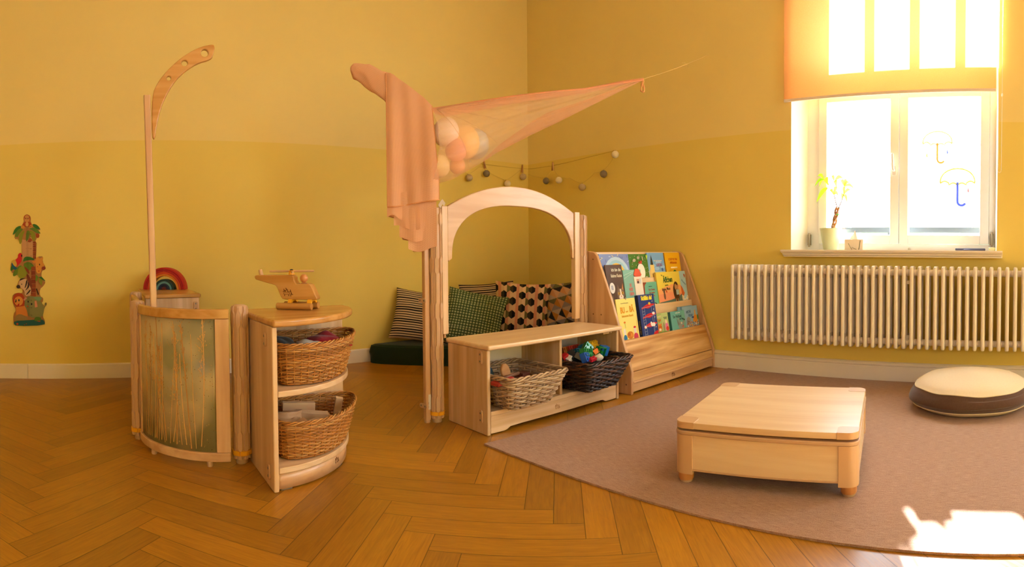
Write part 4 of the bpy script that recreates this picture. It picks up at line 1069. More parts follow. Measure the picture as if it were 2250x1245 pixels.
slat('tier_floor', [(-1.650,.546),(-1.60,.546),(-1.60,.556),(-1.648,.556)], ply('Z'))
slat('rear_panel', [(-1.530,.02),(-1.536,.02),(-1.536,.76),(-1.530,.76)], ply('Z'))
logo(rk, T(-.516,-1.8672,.038) @ RX(PI/2), .040, M_burn)
for z, x in ((.045, -.060), (.045, -.900)):
    pass
for (y, z) in ((-1.60,.745),(-1.60,.43),(-1.66,.43),(-1.84,.055)):
    MB().lathe([(.0001,0),(.0045,.0008),(.0001,.0012)], 10, M=T(-.945,y,z) @ RY(-PI/2), caps=False).build('screw', flat('6A4A2C', .5), rk)

# ------------------------------------------------------------------ picture books
TA, TB, TC = (-1.632, .65), (-1.69, .456), (-1.775, .29)
KS = .17
BOOKS = 'picture books on the sloping rack'
def book(label, tier, x0, x1, ztop, zbot, col, th=.006, spine=None, off=0.0, rot=0.0, pages='E8DDC6', r=.006, rim=None):
    y0, z0 = tier; n = math.sqrt(1+KS*KS)
    zb = zbot; w = x1-x0; h_ = (ztop-zb)*n
    o = bpy.data.objects.new('picture_book', None); COL.objects.link(o)
    M = frame((x0, y0+KS*(zb-z0)-off, zb), (1,0,0), (0,KS,1))       # local: x width, y height, z out of the cover
    o.matrix_world = M @ RZ(rot)
    tag(o, label, 'book', BOOKS)
    MB().prism(rrect(0,0,w,h_,r,4), -.0016, 0).build('cover', flat(col, .32, .45), o)
    MB().box((.002,.002,-th),(w-.002,h_-.002,-.0016)).build('pages', flat(pages, .8, .1), o)
    MB().box((0,0,-th-.0016),(w,h_,-th)).build('back_cover', flat(spine or col, .35, .4), o, bevel=.0005)
    MB().box((-.0012,0,-th-.0016),(.001,h_,-.0002)).build('spine', flat(spine or col, .35, .4), o, bevel=.0006)
    return o, w, h_
def art(o, shapes, base=0.0002): return artmesh(o, 'cover_picture', Matrix(), shapes, base=base, step=.00006, mat_rough=.32)
def sc(pts, w, h_): return [(p[0]*w, p[1]*h_) for p in pts]
def tit(o, s, x, y, size, col, bold=.02, align='CENTER', sx=.9, rot=0): return text('cover_title', s, size, flat(col, .4), o, T(x, y, .0012) @ RZ(rot), align, ext=.0002, bold=bold, sx=sx)
# -- top tier
o, w, h_ = book('sun and night sky picture book in the top tier, nearest the bench', TA, -.909, -.636, .774, .575, '8FA0C8', th=.008)
S = [(sc([(0,0),(1,0),(1,1),(0,1)],w,h_), '7E8EBE')]
def band(cx, cy, r0, r1, a0, a1, n=20): return [(cx+r1*math.cos(lerp(a0,a1,i/n)), cy+r1*math.sin(lerp(a0,a1,i/n))) for i in range(n+1)]
S += [(ell(w*.54,h_*.30,.125,.125), 'B8CFE0'), (ell(w*.54,h_*.28,.105,.110), '9CC6D6'), (ell(w*.54,h_*.26,.088,.095), 'EFC04A'), (ell(w*.54,h_*.24,.078,.08), 'F2CF78'), (ell(w*.55,h_*.2,.055,.06), 'F4DC9C')]
rnd = random.Random(3)
for i in range(26):
    x, y = rnd.uniform(.02,.98)*w, rnd.uniform(.35,.98)*h_
    if math.hypot(x-w*.54, y-h_*.30) < .13: continue
    S.append((ell(x,y,.010,.0022,rnd.uniform(0,3),8), rnd.choice(['E8D68A','5A5FA0','C4CCE4','4C5696'])))
art(o, S)
o, w, h_ = book('green picture book with white animals around a white egg shape, top tier', TA, -.634, -.440, .773, .575, '4C7A2C')
S = [(sc([(0,0),(1,0),(1,1),(0,1)],w,h_), '4A7628')]
for i in range(70):
    x, y = rnd.uniform(.03,.97)*w, rnd.uniform(.05,.97)*h_
    S.append((ell(x,y,rnd.uniform(.002,.004),.0015,rnd.uniform(0,3),8), rnd.choice(['E8E2C8','D8C89A','C4503A','E8E2C8'])))
for x, y, rx_, ry_ in ((.25,.80,.016,.010),(.48,.88,.014,.010),(.70,.86,.006,.016),(.80,.25,.014,.008)): S.append((ell(x*w,y*h_,rx_,ry_,.2), 'B4A48C'))
S += [(ell(w*.56,h_*.44,.040,.052), 'F4EEDC'), ([(w*.46,h_*.70),(w*.50,h_*.80),(w*.54,h_*.72),(w*.58,h_*.80),(w*.66,h_*.78),(w*.62,h_*.68)], 'C8402C'), ([(w*.90,h_*.92),(w*.985,h_*.92),(w*.94,h_*.80)], 'B8D84A'), (ell(w*.922,h_*.93,.006,.007), 'B8D84A'), (ell(w*.965,h_*.93,.006,.007), 'B8D84A')]
art(o, S); tit(o, 'MEINE KLEINE', w*.56, h_*.45, .0145, 'C23A2E', .03, sx=.72); tit(o, 'WELT', w*.60, h_*.35, .0145, 'C23A2E', .03, sx=.8)
o, w, h_ = book('blue city picture book with a cream tower, third in the top tier', TA, -.438, -.253, .781, .575, '6E9CC8')
S = [(sc([(0,0),(1,0),(1,1),(0,1)],w,h_), '7AA8D0'), (sc([(0,.42),(1,.40),(1,0),(0,0)],w,h_), 'A8C8DC')]
for x, y, r_ in ((.3,.6,.016),(.62,.68,.020),(.85,.55,.016),(.5,.5,.018)): S.append((ell(w*x,h_*y,r_*1.6,r_*.7), '9CC0DE'))
S += [(sc([(.10,0),(.34,0),(.34,.62),(.22,.66),(.10,.62)],w,h_), 'E4C878'), (sc([(.14,.62),(.30,.62),(.28,.74),(.22,.94),(.16,.74)],w,h_), '3A3A30'), (sc([(.36,.22),(.95,.22),(.95,.26),(.70,.34),(.66,.26),(.36,.26)],w,h_), 'C8603A'), (sc([(.36,0),(.95,0),(.95,.22),(.36,.22)],w,h_), 'E0C890'), (sc([(.02,0),(.10,0),(.10,.5),(.02,.42)],w,h_), 'D8B868'), (sc([(.30,.0),(.55,.0),(.44,.22)],w,h_), '2E5A2A'), (ell(w*.82,h_*.46,.010,.012), '3E5EA8'), (sc([(.80,.385),(.84,.385),(.83,.36),(.81,.36)],w,h_), '7A5A3A')]
art(o, S); tit(o, 'LEIPZIG', w*.66, h_*.57, .026, '8A3A6A', .02, sx=.75); tit(o, 'Mein Stadt-Wimmelbuch', w*.60, h_*.73, .0115, 'F4F0E4', .02, sx=.8)
o, w, h_ = book('yellow picture book with a green tree, last in the top tier', TA, -.239, -.058, .782, .575, 'E0A818', th=.014, spine='C88E10')
S = [(sc([(0,0),(1,0),(1,1),(0,1)],w,h_), 'E3AE1E'), (ell(w*.55,h_*.22,.030,.045), '2E7A3A')]
for i in range(16): S.append((ell(w*.55+rnd.uniform(-.022,.022), h_*.22+rnd.uniform(-.035,.035), .003,.003,0,8), 'C83A2A'))
S.append((rrect(w*.30,h_*.485,w*.75,h_*.53,.004,3), 'F4E8C8'))
art(o, S); tit(o, 'SCHÜTTEL DEN', w*.52, h_*.74, .021, 'C8641E', .02, sx=.72); tit(o, 'APFELBAUM', w*.52, h_*.63, .022, 'C8641E', .02, sx=.72)
# -- middle tier
o, w, h_ = book('brown picture book with a tabby kitten, nearest the bench in the middle tier', TB, -.900, -.751, .712, .425, '5C4334', off=.004, r=.012)
S = [(sc([(.0,0),(1,0),(1,1),(0,1)],w,h_), '5A4232'), (ell(w*.70,h_*.16,.050,.062), '6E5440'), ([(w*.55,h_*.44),(w*.60,h_*.60),(w*.70,h_*.48)], '7A5C44'), ([(w*.80,h_*.46),(w*.93,h_*.62),(w*.93,h_*.42)], 'B87A4A'),
     (ell(w*.74,h_*.40,.034,.034), '7E6450'), ([(w*.70,h_*.50),(w*.78,h_*.50),(w*.80,h_*.36),(w*.72,h_*.34)], 'E8D8C4'), (ell(w*.75,h_*.335,.020,.016), 'EADCC8'), (ell(w*.63,h_*.41,.008,.008), 'D8A428'), (ell(w*.86,h_*.42,.008,.008), 'D8A428'), (ell(w*.63,h_*.41,.003,.006), '1E140E'), (ell(w*.86,h_*.42,.003,.006), '1E140E'), (ell(w*.75,h_*.355,.005,.004), 'C46A5A'),
     (ell(w*.88,h_*.12,.030,.034,.4), 'B0302A'), (ell(w*.93,h_*.24,.013,.015), 'EADCC8'), (ell(w*.58,h_*.09,.014,.013), 'EADCC8'), (ell(w*.20,h_*.30,.009,.022,-.2), '7A6048'), (ell(w*.26,h_*.53,.024,.032), 'E4E0DC')]
for i in range(7): S.append((ell(w*.26,h_*(.575-.013*i),.013,.0012,0,6), '5A6A9A'))
art(o, S); tit(o, 'Ich bin die', w*.62, h_*.865, .027, 'EFE8CC', .012, sx=.78); tit(o, 'kleine Katze', w*.60, h_*.745, .028, 'EFE8CC', .012, sx=.72)
o, w, h_ = book('teal picture book with a cut-out white tower and red roof, middle tier', TB, -.741, -.566, .678, .425, '86B8A8', off=.002)
S = [(sc([(0,0),(1,0),(1,1),(0,1)],w,h_), '82B4A4')]
def line(p, q, t=.0006):
    d = Vector((q[0]-p[0], q[1]-p[1])); n = Vector((-d.y, d.x)).normalized()*t
    return [(p[0]-n.x,p[1]-n.y),(q[0]-n.x,q[1]-n.y),(q[0]+n.x,q[1]+n.y),(p[0]+n.x,p[1]+n.y)]
S += [(line((0,h_*.87),(w*.6,h_*.97)), 'E4EEE4'), (line((0,h_*.79),(w*.55,h_*.93)), 'E4EEE4')]
art(o, S)
for s_, y in (('SO', .60), ('WEIT', .50), ('OBEN', .395)): tit(o, s_, w*.33, h_*y, .027, 'D86A5A', .03, sx=.62)
tit(o, 'Susanne Straßer', w*.32, h_*.30, .009, '3A4A44', .01)
tw = MB().prism([(w*.54,h_*.16),(w*1.0,h_*.16),(w*1.0,h_*.835),(w*.54,h_*.83)], 0, .004).build('tower_flap', flat('EDE2CE', .35, .4), o, M=T(0,0,.0008), bevel=.0006)
MB().prism(smoothpoly([(w*.52,h_*.825),(w*1.03,h_*.83),(w*.90,h_*.98),(w*.85,h_*1.02),(w*.68,h_*1.02),(w*.64,h_*.98)],1), 0, .0045).build('roof_flap', flat('D8583A', .35, .4), o, M=T(0,0,.0009))
artmesh(tw, 'window_picture', Matrix(), [(rrect(w*.66,h_*.66,w*.82,h_*.77,.002,2), 'C89A84'), (rrect(w*.69,h_*.665,w*.79,h_*.72,.004,2), '4A3A34'), (rrect(w*.83,h_*.655,w*.92,h_*.78,.001,2), 'C8CCC8')], base=.0044, step=.0001)
o, w, h_ = book('green picture book with a badger and a red-brown tree, partly hidden in the middle tier', TB, -.575, -.396, .596, .405, '6EB294', off=-.004, r=.010)
S = [(sc([(0,0),(1,0),(1,1),(0,1)],w,h_), '6CB092'), (sc([(0,0),(1,0),(1,.30),(0,.22)],w,h_), '8CBC84'), (sc([(0,.30),(.10,.55),(.10,.85),(.0,1),(.30,1),(.22,.88),(.18,.55),(.14,.2)],w,h_), '9A4A30'), (sc([(.10,.82),(.34,.98),(.30,1),(.06,.92)],w,h_), '9A4A30'), (ell(w*.72,h_*.16,.026,.030), '4A4440'), (ell(w*.74,h_*.14,.009,.030,.3), 'ECE4D8')]
art(o, S)
for s_, y in (('Der Dachs', .72), ('hat heute', .62), ('schlechte', .52)): tit(o, s_, w*.60, h_*y, .019, 'B0483A', .01, sx=.8)
tit(o, 'Moritz Petz', w*.55, h_*.84, .008, '3A5A4A', .01)
o, w, h_ = book('wide yellow and orange picture book with a monkey and a mouse, middle tier', TB, -.405, -.134, .655, .412, 'E8C458', th=.012, off=.002, r=.003)
S = [(sc([(0,0),(1,0),(1,1),(0,1)],w,h_), 'E6CC50'), (sc([(0,0),(1,0),(1,.62),(.6,.66),(0,.52)],w,h_), 'EBA468'), (sc([(0,0),(1,0),(1,.40),(.5,.45),(0,.40)],w,h_), 'E8946A'), (sc([(0,0),(1,0),(1,.38),(.85,.30),(.5,.24),(0,.20)],w,h_), '5E7468'),
     (ell(w*.76,h_*.42,.034,.060,.1), '4A2C1C'), (ell(w*.78,h_*.60,.026,.030), '4A2C1C'), (ell(w*.755,h_*.58,.012,.020), 'C08A5A'), (ell(w*.83,h_*.56,.010,.018), 'C08A5A'), (rrect(w*.76,h_*.36,w*.90,h_*.50,.002,2), 'A8B8B8'), (ell(w*.90,h_*.44,.005,.016,-.2), 'D8B83A'), (ell(w*.72,h_*.22,.004,.012), 'B8805A'), (ell(w*.80,h_*.22,.004,.012), 'B8805A'),
     (ell(w*.24,h_*.36,.011,.024), '6E5440'), (ell(w*.235,h_*.47,.011,.010), '6E5440'), (ell(w*.34,h_*.47,.006,.008), 'C0281E')]
art(o, S); tit(o, 'Das', w*.22, h_*.90, .012, '2E5A28', .01); tit(o, 'Äffchen', w*.46, h_*.72, .052, '1E5A28', .03, sx=.68, rot=.03); tit(o, 'und die', w*.38, h_*.625, .014, '2E5A28', .01, rot=.03); tit(o, 'kleine Maus', w*.34, h_*.505, .028, '3A3A28', .012, sx=.72, rot=.06)
o, w, h_ = book('pale blue picture book with a butterfly and daisies, last in the middle tier', TB, -.180, -.050, .655, .412, 'A8C4CC', off=-.004)
S = [(sc([(0,0),(1,0),(1,1),(0,1)],w,h_), 'A8C6D0'), (ell(w*.86,h_*.88,.005,.012,.3), 'A8502A'), (ell(w*.92,h_*.86,.005,.014,-.3), 'A8502A'), (sc([(.42,.62),(.56,.54),(.72,.38),(.60,.30),(.42,.34)],w,h_), 'C8622A'), (sc([(.42,.34),(.62,.30),(.58,.20),(.42,.20)],w,h_), 'E8D8B8')]
for x, y in ((.82,.20),(.94,.26),(.62,.18),(.90,.13)):
    for k in range(6): S.append((ell(w*x+.008*math.cos(k), h_*y+.008*math.sin(k), .006,.004,k,8), 'F0EADC'))
    S.append((ell(w*x,h_*y,.005,.005,0,8), 'E0B42A'))
art(o, S); tit(o, 'Wombat?', w*.72, h_*.66, .020, '5A7EA0', .01, rot=-.6, sx=.8)
# -- lower tier
o, w, h_ = book('pale yellow picture book with two lambs, nearest the bench in the lowest tier', TC, -.912, -.738, .518, .250, 'F0DC7E', off=.003, r=.014)
S = [(sc([(.0,.05),(1,.05),(1,1),(0,1)],w,h_), 'F0DC7E'), (sc([(.02,.16),(1,.10),(1,.22),(.5,.2),(.02,.22)],w,h_), 'F0DC7E'), (ell(w*.52,h_*.22,.030,.022), 'C87A2E'), (ell(w*.46,h_*.24,.012,.010), 'B0642A'), (ell(w*.60,h_*.22,.013,.011), 'D88A3A'),
     (ell(w*.25,h_*.30,.012,.020), 'E8E0D4'), (ell(w*.25,h_*.17,.016,.020), '3A7AA8'), (ell(w*.80,h_*.30,.011,.022), 'DCD0C8'), (ell(w*.82,h_*.17,.022,.022), 'C8405A'), (ell(w*.80,h_*.375,.012,.006), 'C83040'), (line((w*.32,h_*.38),(w*.30,h_*.48),.0012), '4A8A3A'), (ell(w*.30,h_*.50,.009,.006), 'D87A2A'), (line((w*.93,h_*.20),(w*.93,h_*.52),.001), 'B8842A')]
art(o, S); tit(o, 'BU', w*.27, h_*.70, .046, 'D89408', .05, sx=.68); tit(o, 'und', w*.495, h_*.705, .016, 'E0A014', .02); tit(o, 'BÄ', w*.75, h_*.71, .046, 'D89408', .05, sx=.68); tit(o, 'bekommen Besuch', w*.50, h_*.61, .019, 'E0A014', .02, sx=.72); tit(o, 'Lena und Olof Landström', w*.42, h_*.895, .0075, '6A5A3A', .01)
MB().box((-.0008,-.004,-.001),(.0008,.012,.004)).build('loose_tag', flat('E8E0D0', .5), o, loc=(w*.50,h_-.004,.002))
o, w, h_ = book('dark blue tall picture book with a red bunk bed, lowest tier', TC, -.708, -.546, .530, .250, '2C3C74', th=.022, spine='1E2A50', off=.006, r=.008)
S = [(sc([(0,0),(1,0),(1,1),(0,1)],w,h_), '2E3E78')]
for x in (.16, .30, .74): S.append((line((w*x,h_*.10),(w*x,h_*.74),.0011), 'A8B0B8'))
for i in range(9): S.append((line((w*.16,h_*(.16+.06*i)),(w*.30,h_*(.17+.06*i)),.0009), 'A8B0B8'))
S.append((line((w*.74,h_*.12),(w*.92,h_*.78),.0010), 'A8B0B8'))
for y, sx_ in ((.745,.80),(.545,.86),(.345,.80)):
    S += [(smoothpoly([(w*.12,h_*(y-.03)),(w*.30,h_*(y+.01)),(w*.52,h_*(y+.05)),(w*.95,h_*(y+.045)),(w*.95,h_*(y+.01)),(w*.70,h_*(y-.02)),(w*.58,h_*(y-.05)),(w*.30,h_*(y-.03)),(w*.14,h_*(y-.06))],1), 'C8262C'), (line((w*.12,h_*(y-.03)),(w*.95,h_*(y+.005)),.0012), '98A0A8')]
S += [(ell(w*.64,h_*.80,.012,.008), 'E0B42A'), (ell(w*.82,h_*.585,.014,.008), 'F0ECE4'), (ell(w*.62,h_*.36,.010,.016,.4), 'F0ECE4'), (ell(w*.75,h_*.345,.016,.012), 'F0ECE4'), (ell(w*.22,h_*.315,.010,.008), 'F0ECE4'), (smoothpoly([(w*.66,h_*.13),(w*.98,h_*.13),(w*.98,h_*.22),(w*.7,h_*.18)],1), 'C8262C')]
art(o, S); tit(o, 'Schläfst du?', w*.51, h_*.885, .036, 'F4DC2A', .045, sx=.66)
for x, y in ((.84,.835),(.88,.66),(.88,.49),(.88,.28)): tit(o, 'zz', w*x, h_*y, .012, 'D8DCE4', .02, rot=.6)
text('spine_title', 'SCHLÄFST DU?', .012, flat('D8B02A', .5), o, frame((-.0014,.13,-.016), (0,-1,0), (0,0,1)), ext=.0001)
o, w, h_ = book('small light green picture book with a tiger cub, lowest tier', TC, -.556, -.417, .405, .250, 'A8B870')
S = [(sc([(0,0),(1,0),(1,1),(0,1)],w,h_), 'A4B66C'), (sc([(.5,.3),(1,.3),(1,1),(.5,1)],w,h_), 'B2C07A'), (ell(w*.28,h_*.42,.022,.022), 'D8762A'), (ell(w*.28,h_*.36,.012,.008), 'EEE4D0'), (ell(w*.20,h_*.56,.007,.007), 'D8762A'), (ell(w*.38,h_*.56,.007,.007), 'D8762A'), (ell(w*.60,h_*.44,.009,.030), '9A8468'), (ell(w*.82,h_*.44,.018,.028), 'D8709A'), (ell(w*.80,h_*.64,.010,.012), 'E8C8B0'), (ell(w*.86,h_*.36,.016,.014), 'C83A2A'), (sc([(0,0),(1,0),(1,.26),(0,.28)],w,h_), '6A8A3A')]
for k in range(5): S.append((line((w*(.18+.05*k),h_*.50),(w*(.19+.05*k),h_*.44),.0008), '2A1A10'))
art(o, S); tit(o, 'Tommy', w*.28, h_*.83, .024, 'E8D8A0', .02, sx=.7, rot=.1); tit(o, 'Tiger', w*.28, h_*.68, .026, 'C8641E', .02, sx=.72, rot=.1); tit(o, 'wir kommen\nin die Kita', w*.76, h_*.80, .009, '2A3A4A', .01, sx=.8)
o, w, h_ = book('small teal picture book with a grey wolf, lowest tier', TC, -.392, -.227, .404, .250, '6EAEA6', th=.020, spine='3E7A76', off=.004, r=.006)
S = [(sc([(0,0),(1,0),(1,1),(0,1)],w,h_), '6CACA4'), (ell(w*.66,h_*.36,.034,.026,-.2), '8E928E'), ([(w*.55,h_*.42),(w*.48,h_*.80),(w*.66,h_*.50)], '8E928E'), ([(w*.44,h_*.38),(w*.37,h_*.72),(w*.56,h_*.44)], '787C78'), ([(w*.70,h_*.46),(w*.92,h_*.62),(w*.93,h_*.52),(w*.80,h_*.34)], '8E928E'), (ell(w*.92,h_*.60,.006,.006), '1A1A1A'), (ell(w*.70,h_*.48,.007,.007), 'F0ECE0'), (ell(w*.705,h_*.48,.003,.003), '1A1A1A'), (ell(w*.78,h_*.34,.010,.004,.4), 'C8503A')]
art(o, S); tit(o, 'Der Wolf und', w*.44, h_*.72, .025, '1E3A3A', .012, sx=.68); tit(o, 'die Fliege', w*.74, h_*.62, .018, '1E3A3A', .012, sx=.72); tit(o, 'ANTJE DAMM', w*.5, h_*.90, .010, 'E8EEE4', .02)
o, w, h_ = book('small light blue picture book with an ark full of animals, lowest tier', TC, -.240, -.058, .422, .250, '8AAEC8', off=.002, r=.008)
S = [(sc([(0,0),(1,0),(1,1),(0,1)],w,h_), '8CB0CC'), (ell(w*.80,h_*.50,.030,.026), 'D8862A'), (sc([(.74,.62),(.78,.84),(.84,.84),(.84,.64)],w,h_), 'D89A3A'), (ell(w*.96,h_*.54,.010,.018), '4A8A4A'), (ell(w*.32,h_*.44,.026,.028), '9A9490'), (ell(w*.24,h_*.40,.012,.016), '8A8480'), (ell(w*.62,h_*.56,.016,.006), '3A4E8A')]
for i in range(34): S.append((ell(rnd.uniform(.15,.97)*w, rnd.uniform(.20,.44)*h_, rnd.uniform(.003,.007), rnd.uniform(.004,.008), 0, 9), rnd.choice(['B0502A','D8A83A','7A5A3A','E8D8B8','C8702A','6A7A8A'])))
art(o, S); tit(o, 'ARCHE', w*.36, h_*.74, .026, '3A5A8A', .012, sx=.7, rot=.06); tit(o, 'NOAH', w*.48, h_*.60, .026, '3A5A8A', .012, sx=.7, rot=-.04)
o, w, h_ = book('blue book peeping out behind the ark book, lowest tier', TC, -.275, -.10, .425, .250, '7AA0BC', off=-.010)

# ------------------------------------------------------------------ cloth draped over the right mast
def meshcloth(name, c1, c2, alpha, dot=900.0, trans=.25):
    m, nt, b = newmat(name); L = nt.links.new
    b.inputs['Roughness'].default_value = .9; b.inputs['Specular IOR Level'].default_value = .1
    uv = N(nt, 'ShaderNodeUVMap', uv_map='cloth'); sp = N(nt, 'ShaderNodeSeparateXYZ'); L(uv.outputs[0], sp.inputs[0])
    sn = []
    for a_, op in (('X', 'ADD'), ('Y', 'SUBTRACT')):
        q = N(nt, 'ShaderNodeMath', operation=op); L(sp.outputs['X'], q.inputs[0]); L(sp.outputs['Y'], q.inputs[1])
        k = N(nt, 'ShaderNodeMath', operation='MULTIPLY'); k.inputs[1].default_value = dot; L(q.outputs[0], k.inputs[0])
        s_ = N(nt, 'ShaderNodeMath', operation='SINE'); L(k.outputs[0], s_.inputs[0]); sn.append(s_)
    pr = N(nt, 'ShaderNodeMath', operation='MULTIPLY'); L(sn[0].outputs[0], pr.inputs[0]); L(sn[1].outputs[0], pr.inputs[1])
    mr = N(nt, 'ShaderNodeMapRange'); mr.inputs['From Min'].default_value = -.15; mr.inputs['From Max'].default_value = .55; L(pr.outputs[0], mr.inputs['Value'])
    mx = N(nt, 'ShaderNodeMix', data_type='RGBA'); mx.inputs[6].default_value = lin(c1); mx.inputs[7].default_value = lin(c2); L(mr.outputs[0], mx.inputs[0]); L(mx.outputs[2], b.inputs['Base Color'])
    tl = N(nt, 'ShaderNodeBsdfTranslucent'); L(mx.outputs[2], tl.inputs[0])
    m1_ = N(nt, 'ShaderNodeMixShader'); m1_.inputs[0].default_value = trans; L(b.outputs[0], m1_.inputs[1]); L(tl.outputs[0], m1_.inputs[2])
    tp = N(nt, 'ShaderNodeBsdfTransparent'); m2_ = N(nt, 'ShaderNodeMixShader')
    al = N(nt, 'ShaderNodeMapRange'); al.inputs['To Min'].default_value = alpha[0]; al.inputs['To Max'].default_value = alpha[1]; L(mr.outputs[0], al.inputs['Value']); L(al.outputs[0], m2_.inputs[0])
    L(m1_.outputs[0], m2_.inputs[1]); L(tp.outputs[0], m2_.inputs[2])
    out = [n_ for n_ in nt.nodes if n_.type == 'OUTPUT_MATERIAL'][0]; L(m2_.outputs[0], out.inputs[0])
    return m
def cloth_grid(m, fn, nu, nv, uvs, su, sv):
    b = len(m.v); m.grid(fn, nu, nv)
    for i in range(nu+1):
        for j in range(nv+1): uvs.append((i/nu*su, j/nv*sv))
def finish_cloth(m, uvs, name, mat, parent=None, th=0):
    o = m.build(name, mat, parent, smooth=True, recalc=False)
    me = o.data; uv = me.uv_layers.new(name='cloth')
    for lp in me.loops: uv.data[lp.index].uv = uvs[lp.vertex_index]
    if th: s = o.modifiers.new('th', 'SOLIDIFY'); s.thickness = th
    return o
M_drape = meshcloth('salmon_mesh_cloth', 'F2C09A', 'DA9E72', (.0, .16), 1000.0, .22)
M_sheer = meshcloth('sheer_salmon_cloth', 'F6D4AC', 'F0C498', (.52, .68), 1100.0, .45)
M_sheer2 = meshcloth('sheer_salmon_back', 'F4CCA0', 'ECBE94', (.76, .88), 1100.0, .45)
QL = Vector((-2.170, -1.445, 0)); DD = Vector((.185, -.115, 0)).normalized(); NN = Vector((-DD.y*-1, DD.x*-1, 0)); NN = Vector((DD.y, -DD.x, 0))   # NN towards the camera
dp = bpy.data.objects.new('draped_cloth', None); COL.objects.link(dp); dp.location = (0,0,0)
tag(dp, 'salmon mesh cloth draped over the arm of the right mast', 'cloth')
top = [(0.0,1.606),(.023,1.606),(.0978,1.551),(.1728,1.4925),(.2139,1.4509),(.235,1.42)]
hemF = [(0,1.000),(.039,1.001),(.10,1.010),(.187,1.024),(.245,1.030)]
hemB = [(0,.965),(.062,.946),(.0655,.855),(.112,.845),(.1146,.798),(.165,.796),(.224,.806),(.235,.81)]
uvs = []; dm = MB()
def fold(s, t, seed, amp): return 1.5*amp*(math.sin(s*38+seed+1.2*t)*.6+math.sin(s*71+seed*2.3-.8*t)*.4)
def front(u, v):
    s_ = .003+u*lerp(.208, .236, min(1, v*1.3)); zt = interp(top, s_); zb = interp(hemF, s_*1.02)
    z = lerp(zt, zb, v); d = .034+fold(s_, v, 0, .009*min(1, .35+v*1.1))+.010*math.sin(PI*u)*(1-v)
    P = QL+DD*s_+NN*d; return (P.x, P.y, z)
cloth_grid(dm, front, 60, 60, uvs, .30, .55)
def back(u, v):
    s_ = .000+u*lerp(.205, .228, min(1, v*1.3)); zt = interp(top, s_)-.01; zb = interp(hemB, s_)
    z = lerp(zt, zb, v); d = -.046+fold(s_, v, 2.1, .012*min(1, .2+v))
    P = QL+DD*s_+NN*d; return (P.x, P.y, z)
cloth_grid(dm, back, 70, 60, uvs, .30, .75)
def ridge(u, v):
    a, b = Vector(front(u, 0)), Vector(back(u, 0)); p = a.lerp(b, v); p.z = lerp(a.z, b.z, v)+.010*math.sin(PI*v); return p
cloth_grid(dm, ridge, 60, 8, uvs, .30, .09)
finish_cloth(dm, uvs, 'hanging_folds', M_drape, dp)
# lower gathered layers between the two hems
uvs = []; dm = MB()
for k, (s0, s1, z1) in enumerate(((.0, .070, .952), (.030, .150, .905), (.055, .185, .852), (.095, .226, .806))):
    def lay(u, v, s0=s0, s1=s1, z1=z1, k=k):
        s_ = lerp(s0, s1, u); z = lerp(interp(hemF, s_)+.06, z1+.012*math.sin(u*PI*1.5+k)+(.05*(1-u)*0 if k else 0), v)
        d = .028-.003*k+fold(s_, v, 1.3*k, .005*v)
        P = QL+DD*s_+NN*d; return (P.x, P.y, z)
    cloth_grid(dm, lay, 36, 24, uvs, .16, .2)
finish_cloth(dm, uvs, 'lower_folds', M_drape, dp)
# sleeve wrapped round the arm, from the tip to the drape
uvs = []; dm = MB()
secs = [(-.160,1.651,.005,.006),(-.154,1.648,.020,.013),(-.135,1.630,.036,.020),(-.092,1.620,.045,.024),(-.043,1.580,.052,.027),(.005,1.548,.058,.030),(.04,1.52,.062,.030)]
def sleeve(u, v):
    t = v*(len(secs)-1); i = min(int(t), len(secs)-2); f = t-i
    s_, z, rz_, ry_ = [lerp(secs[i][k], secs[i+1][k], f) for k in range(4)]
    a = 2*PI*u; wr = 1+.10*math.sin(3*a+v*9)+.05*math.sin(5*a-v*14)
    ax = Vector((.2, 0, -.36)).normalized() if False else None
    P = QL+DD*(s_+math.cos(a)*rz_*.45*wr)+NN*(math.sin(a)*ry_*wr+.006); return (P.x, P.y, z+math.cos(a)*rz_*.90*wr)
cloth_grid(dm, sleeve, 40, 44, uvs, .30, .25)
sl = finish_cloth(dm, uvs, 'sleeve_round_arm', M_drape, dp)
# hem tapes
hm = MB()
for fn, n in ((front, 60), (back, 70)):
    hm.tube([Vector(fn(i/n, 1.0)) for i in range(n+1)], .0028, 6)
hm.tube([Vector(front(1.0, i/40)) for i in range(41)], .0018, 5); hm.tube([Vector(front(0.0, i/40)) for i in range(41)], .0018, 5)
hm.build('hem', flat('DB9A68', .9, .1, name='hem_tape'), dp)
wt = MB().prism([(-.016,.002),(-.006,.020),(.004,.030),(.018,.012),(.012,-.004),(.004,.008),(-.004,-.012)], -.002, .002, M=RX(PI/2)).build('white_tie', flat('D8C8BC', .8, .1), dp, M=T(-1.957,-1.575,1.006) @ RZ(-.4) @ RX(.2))

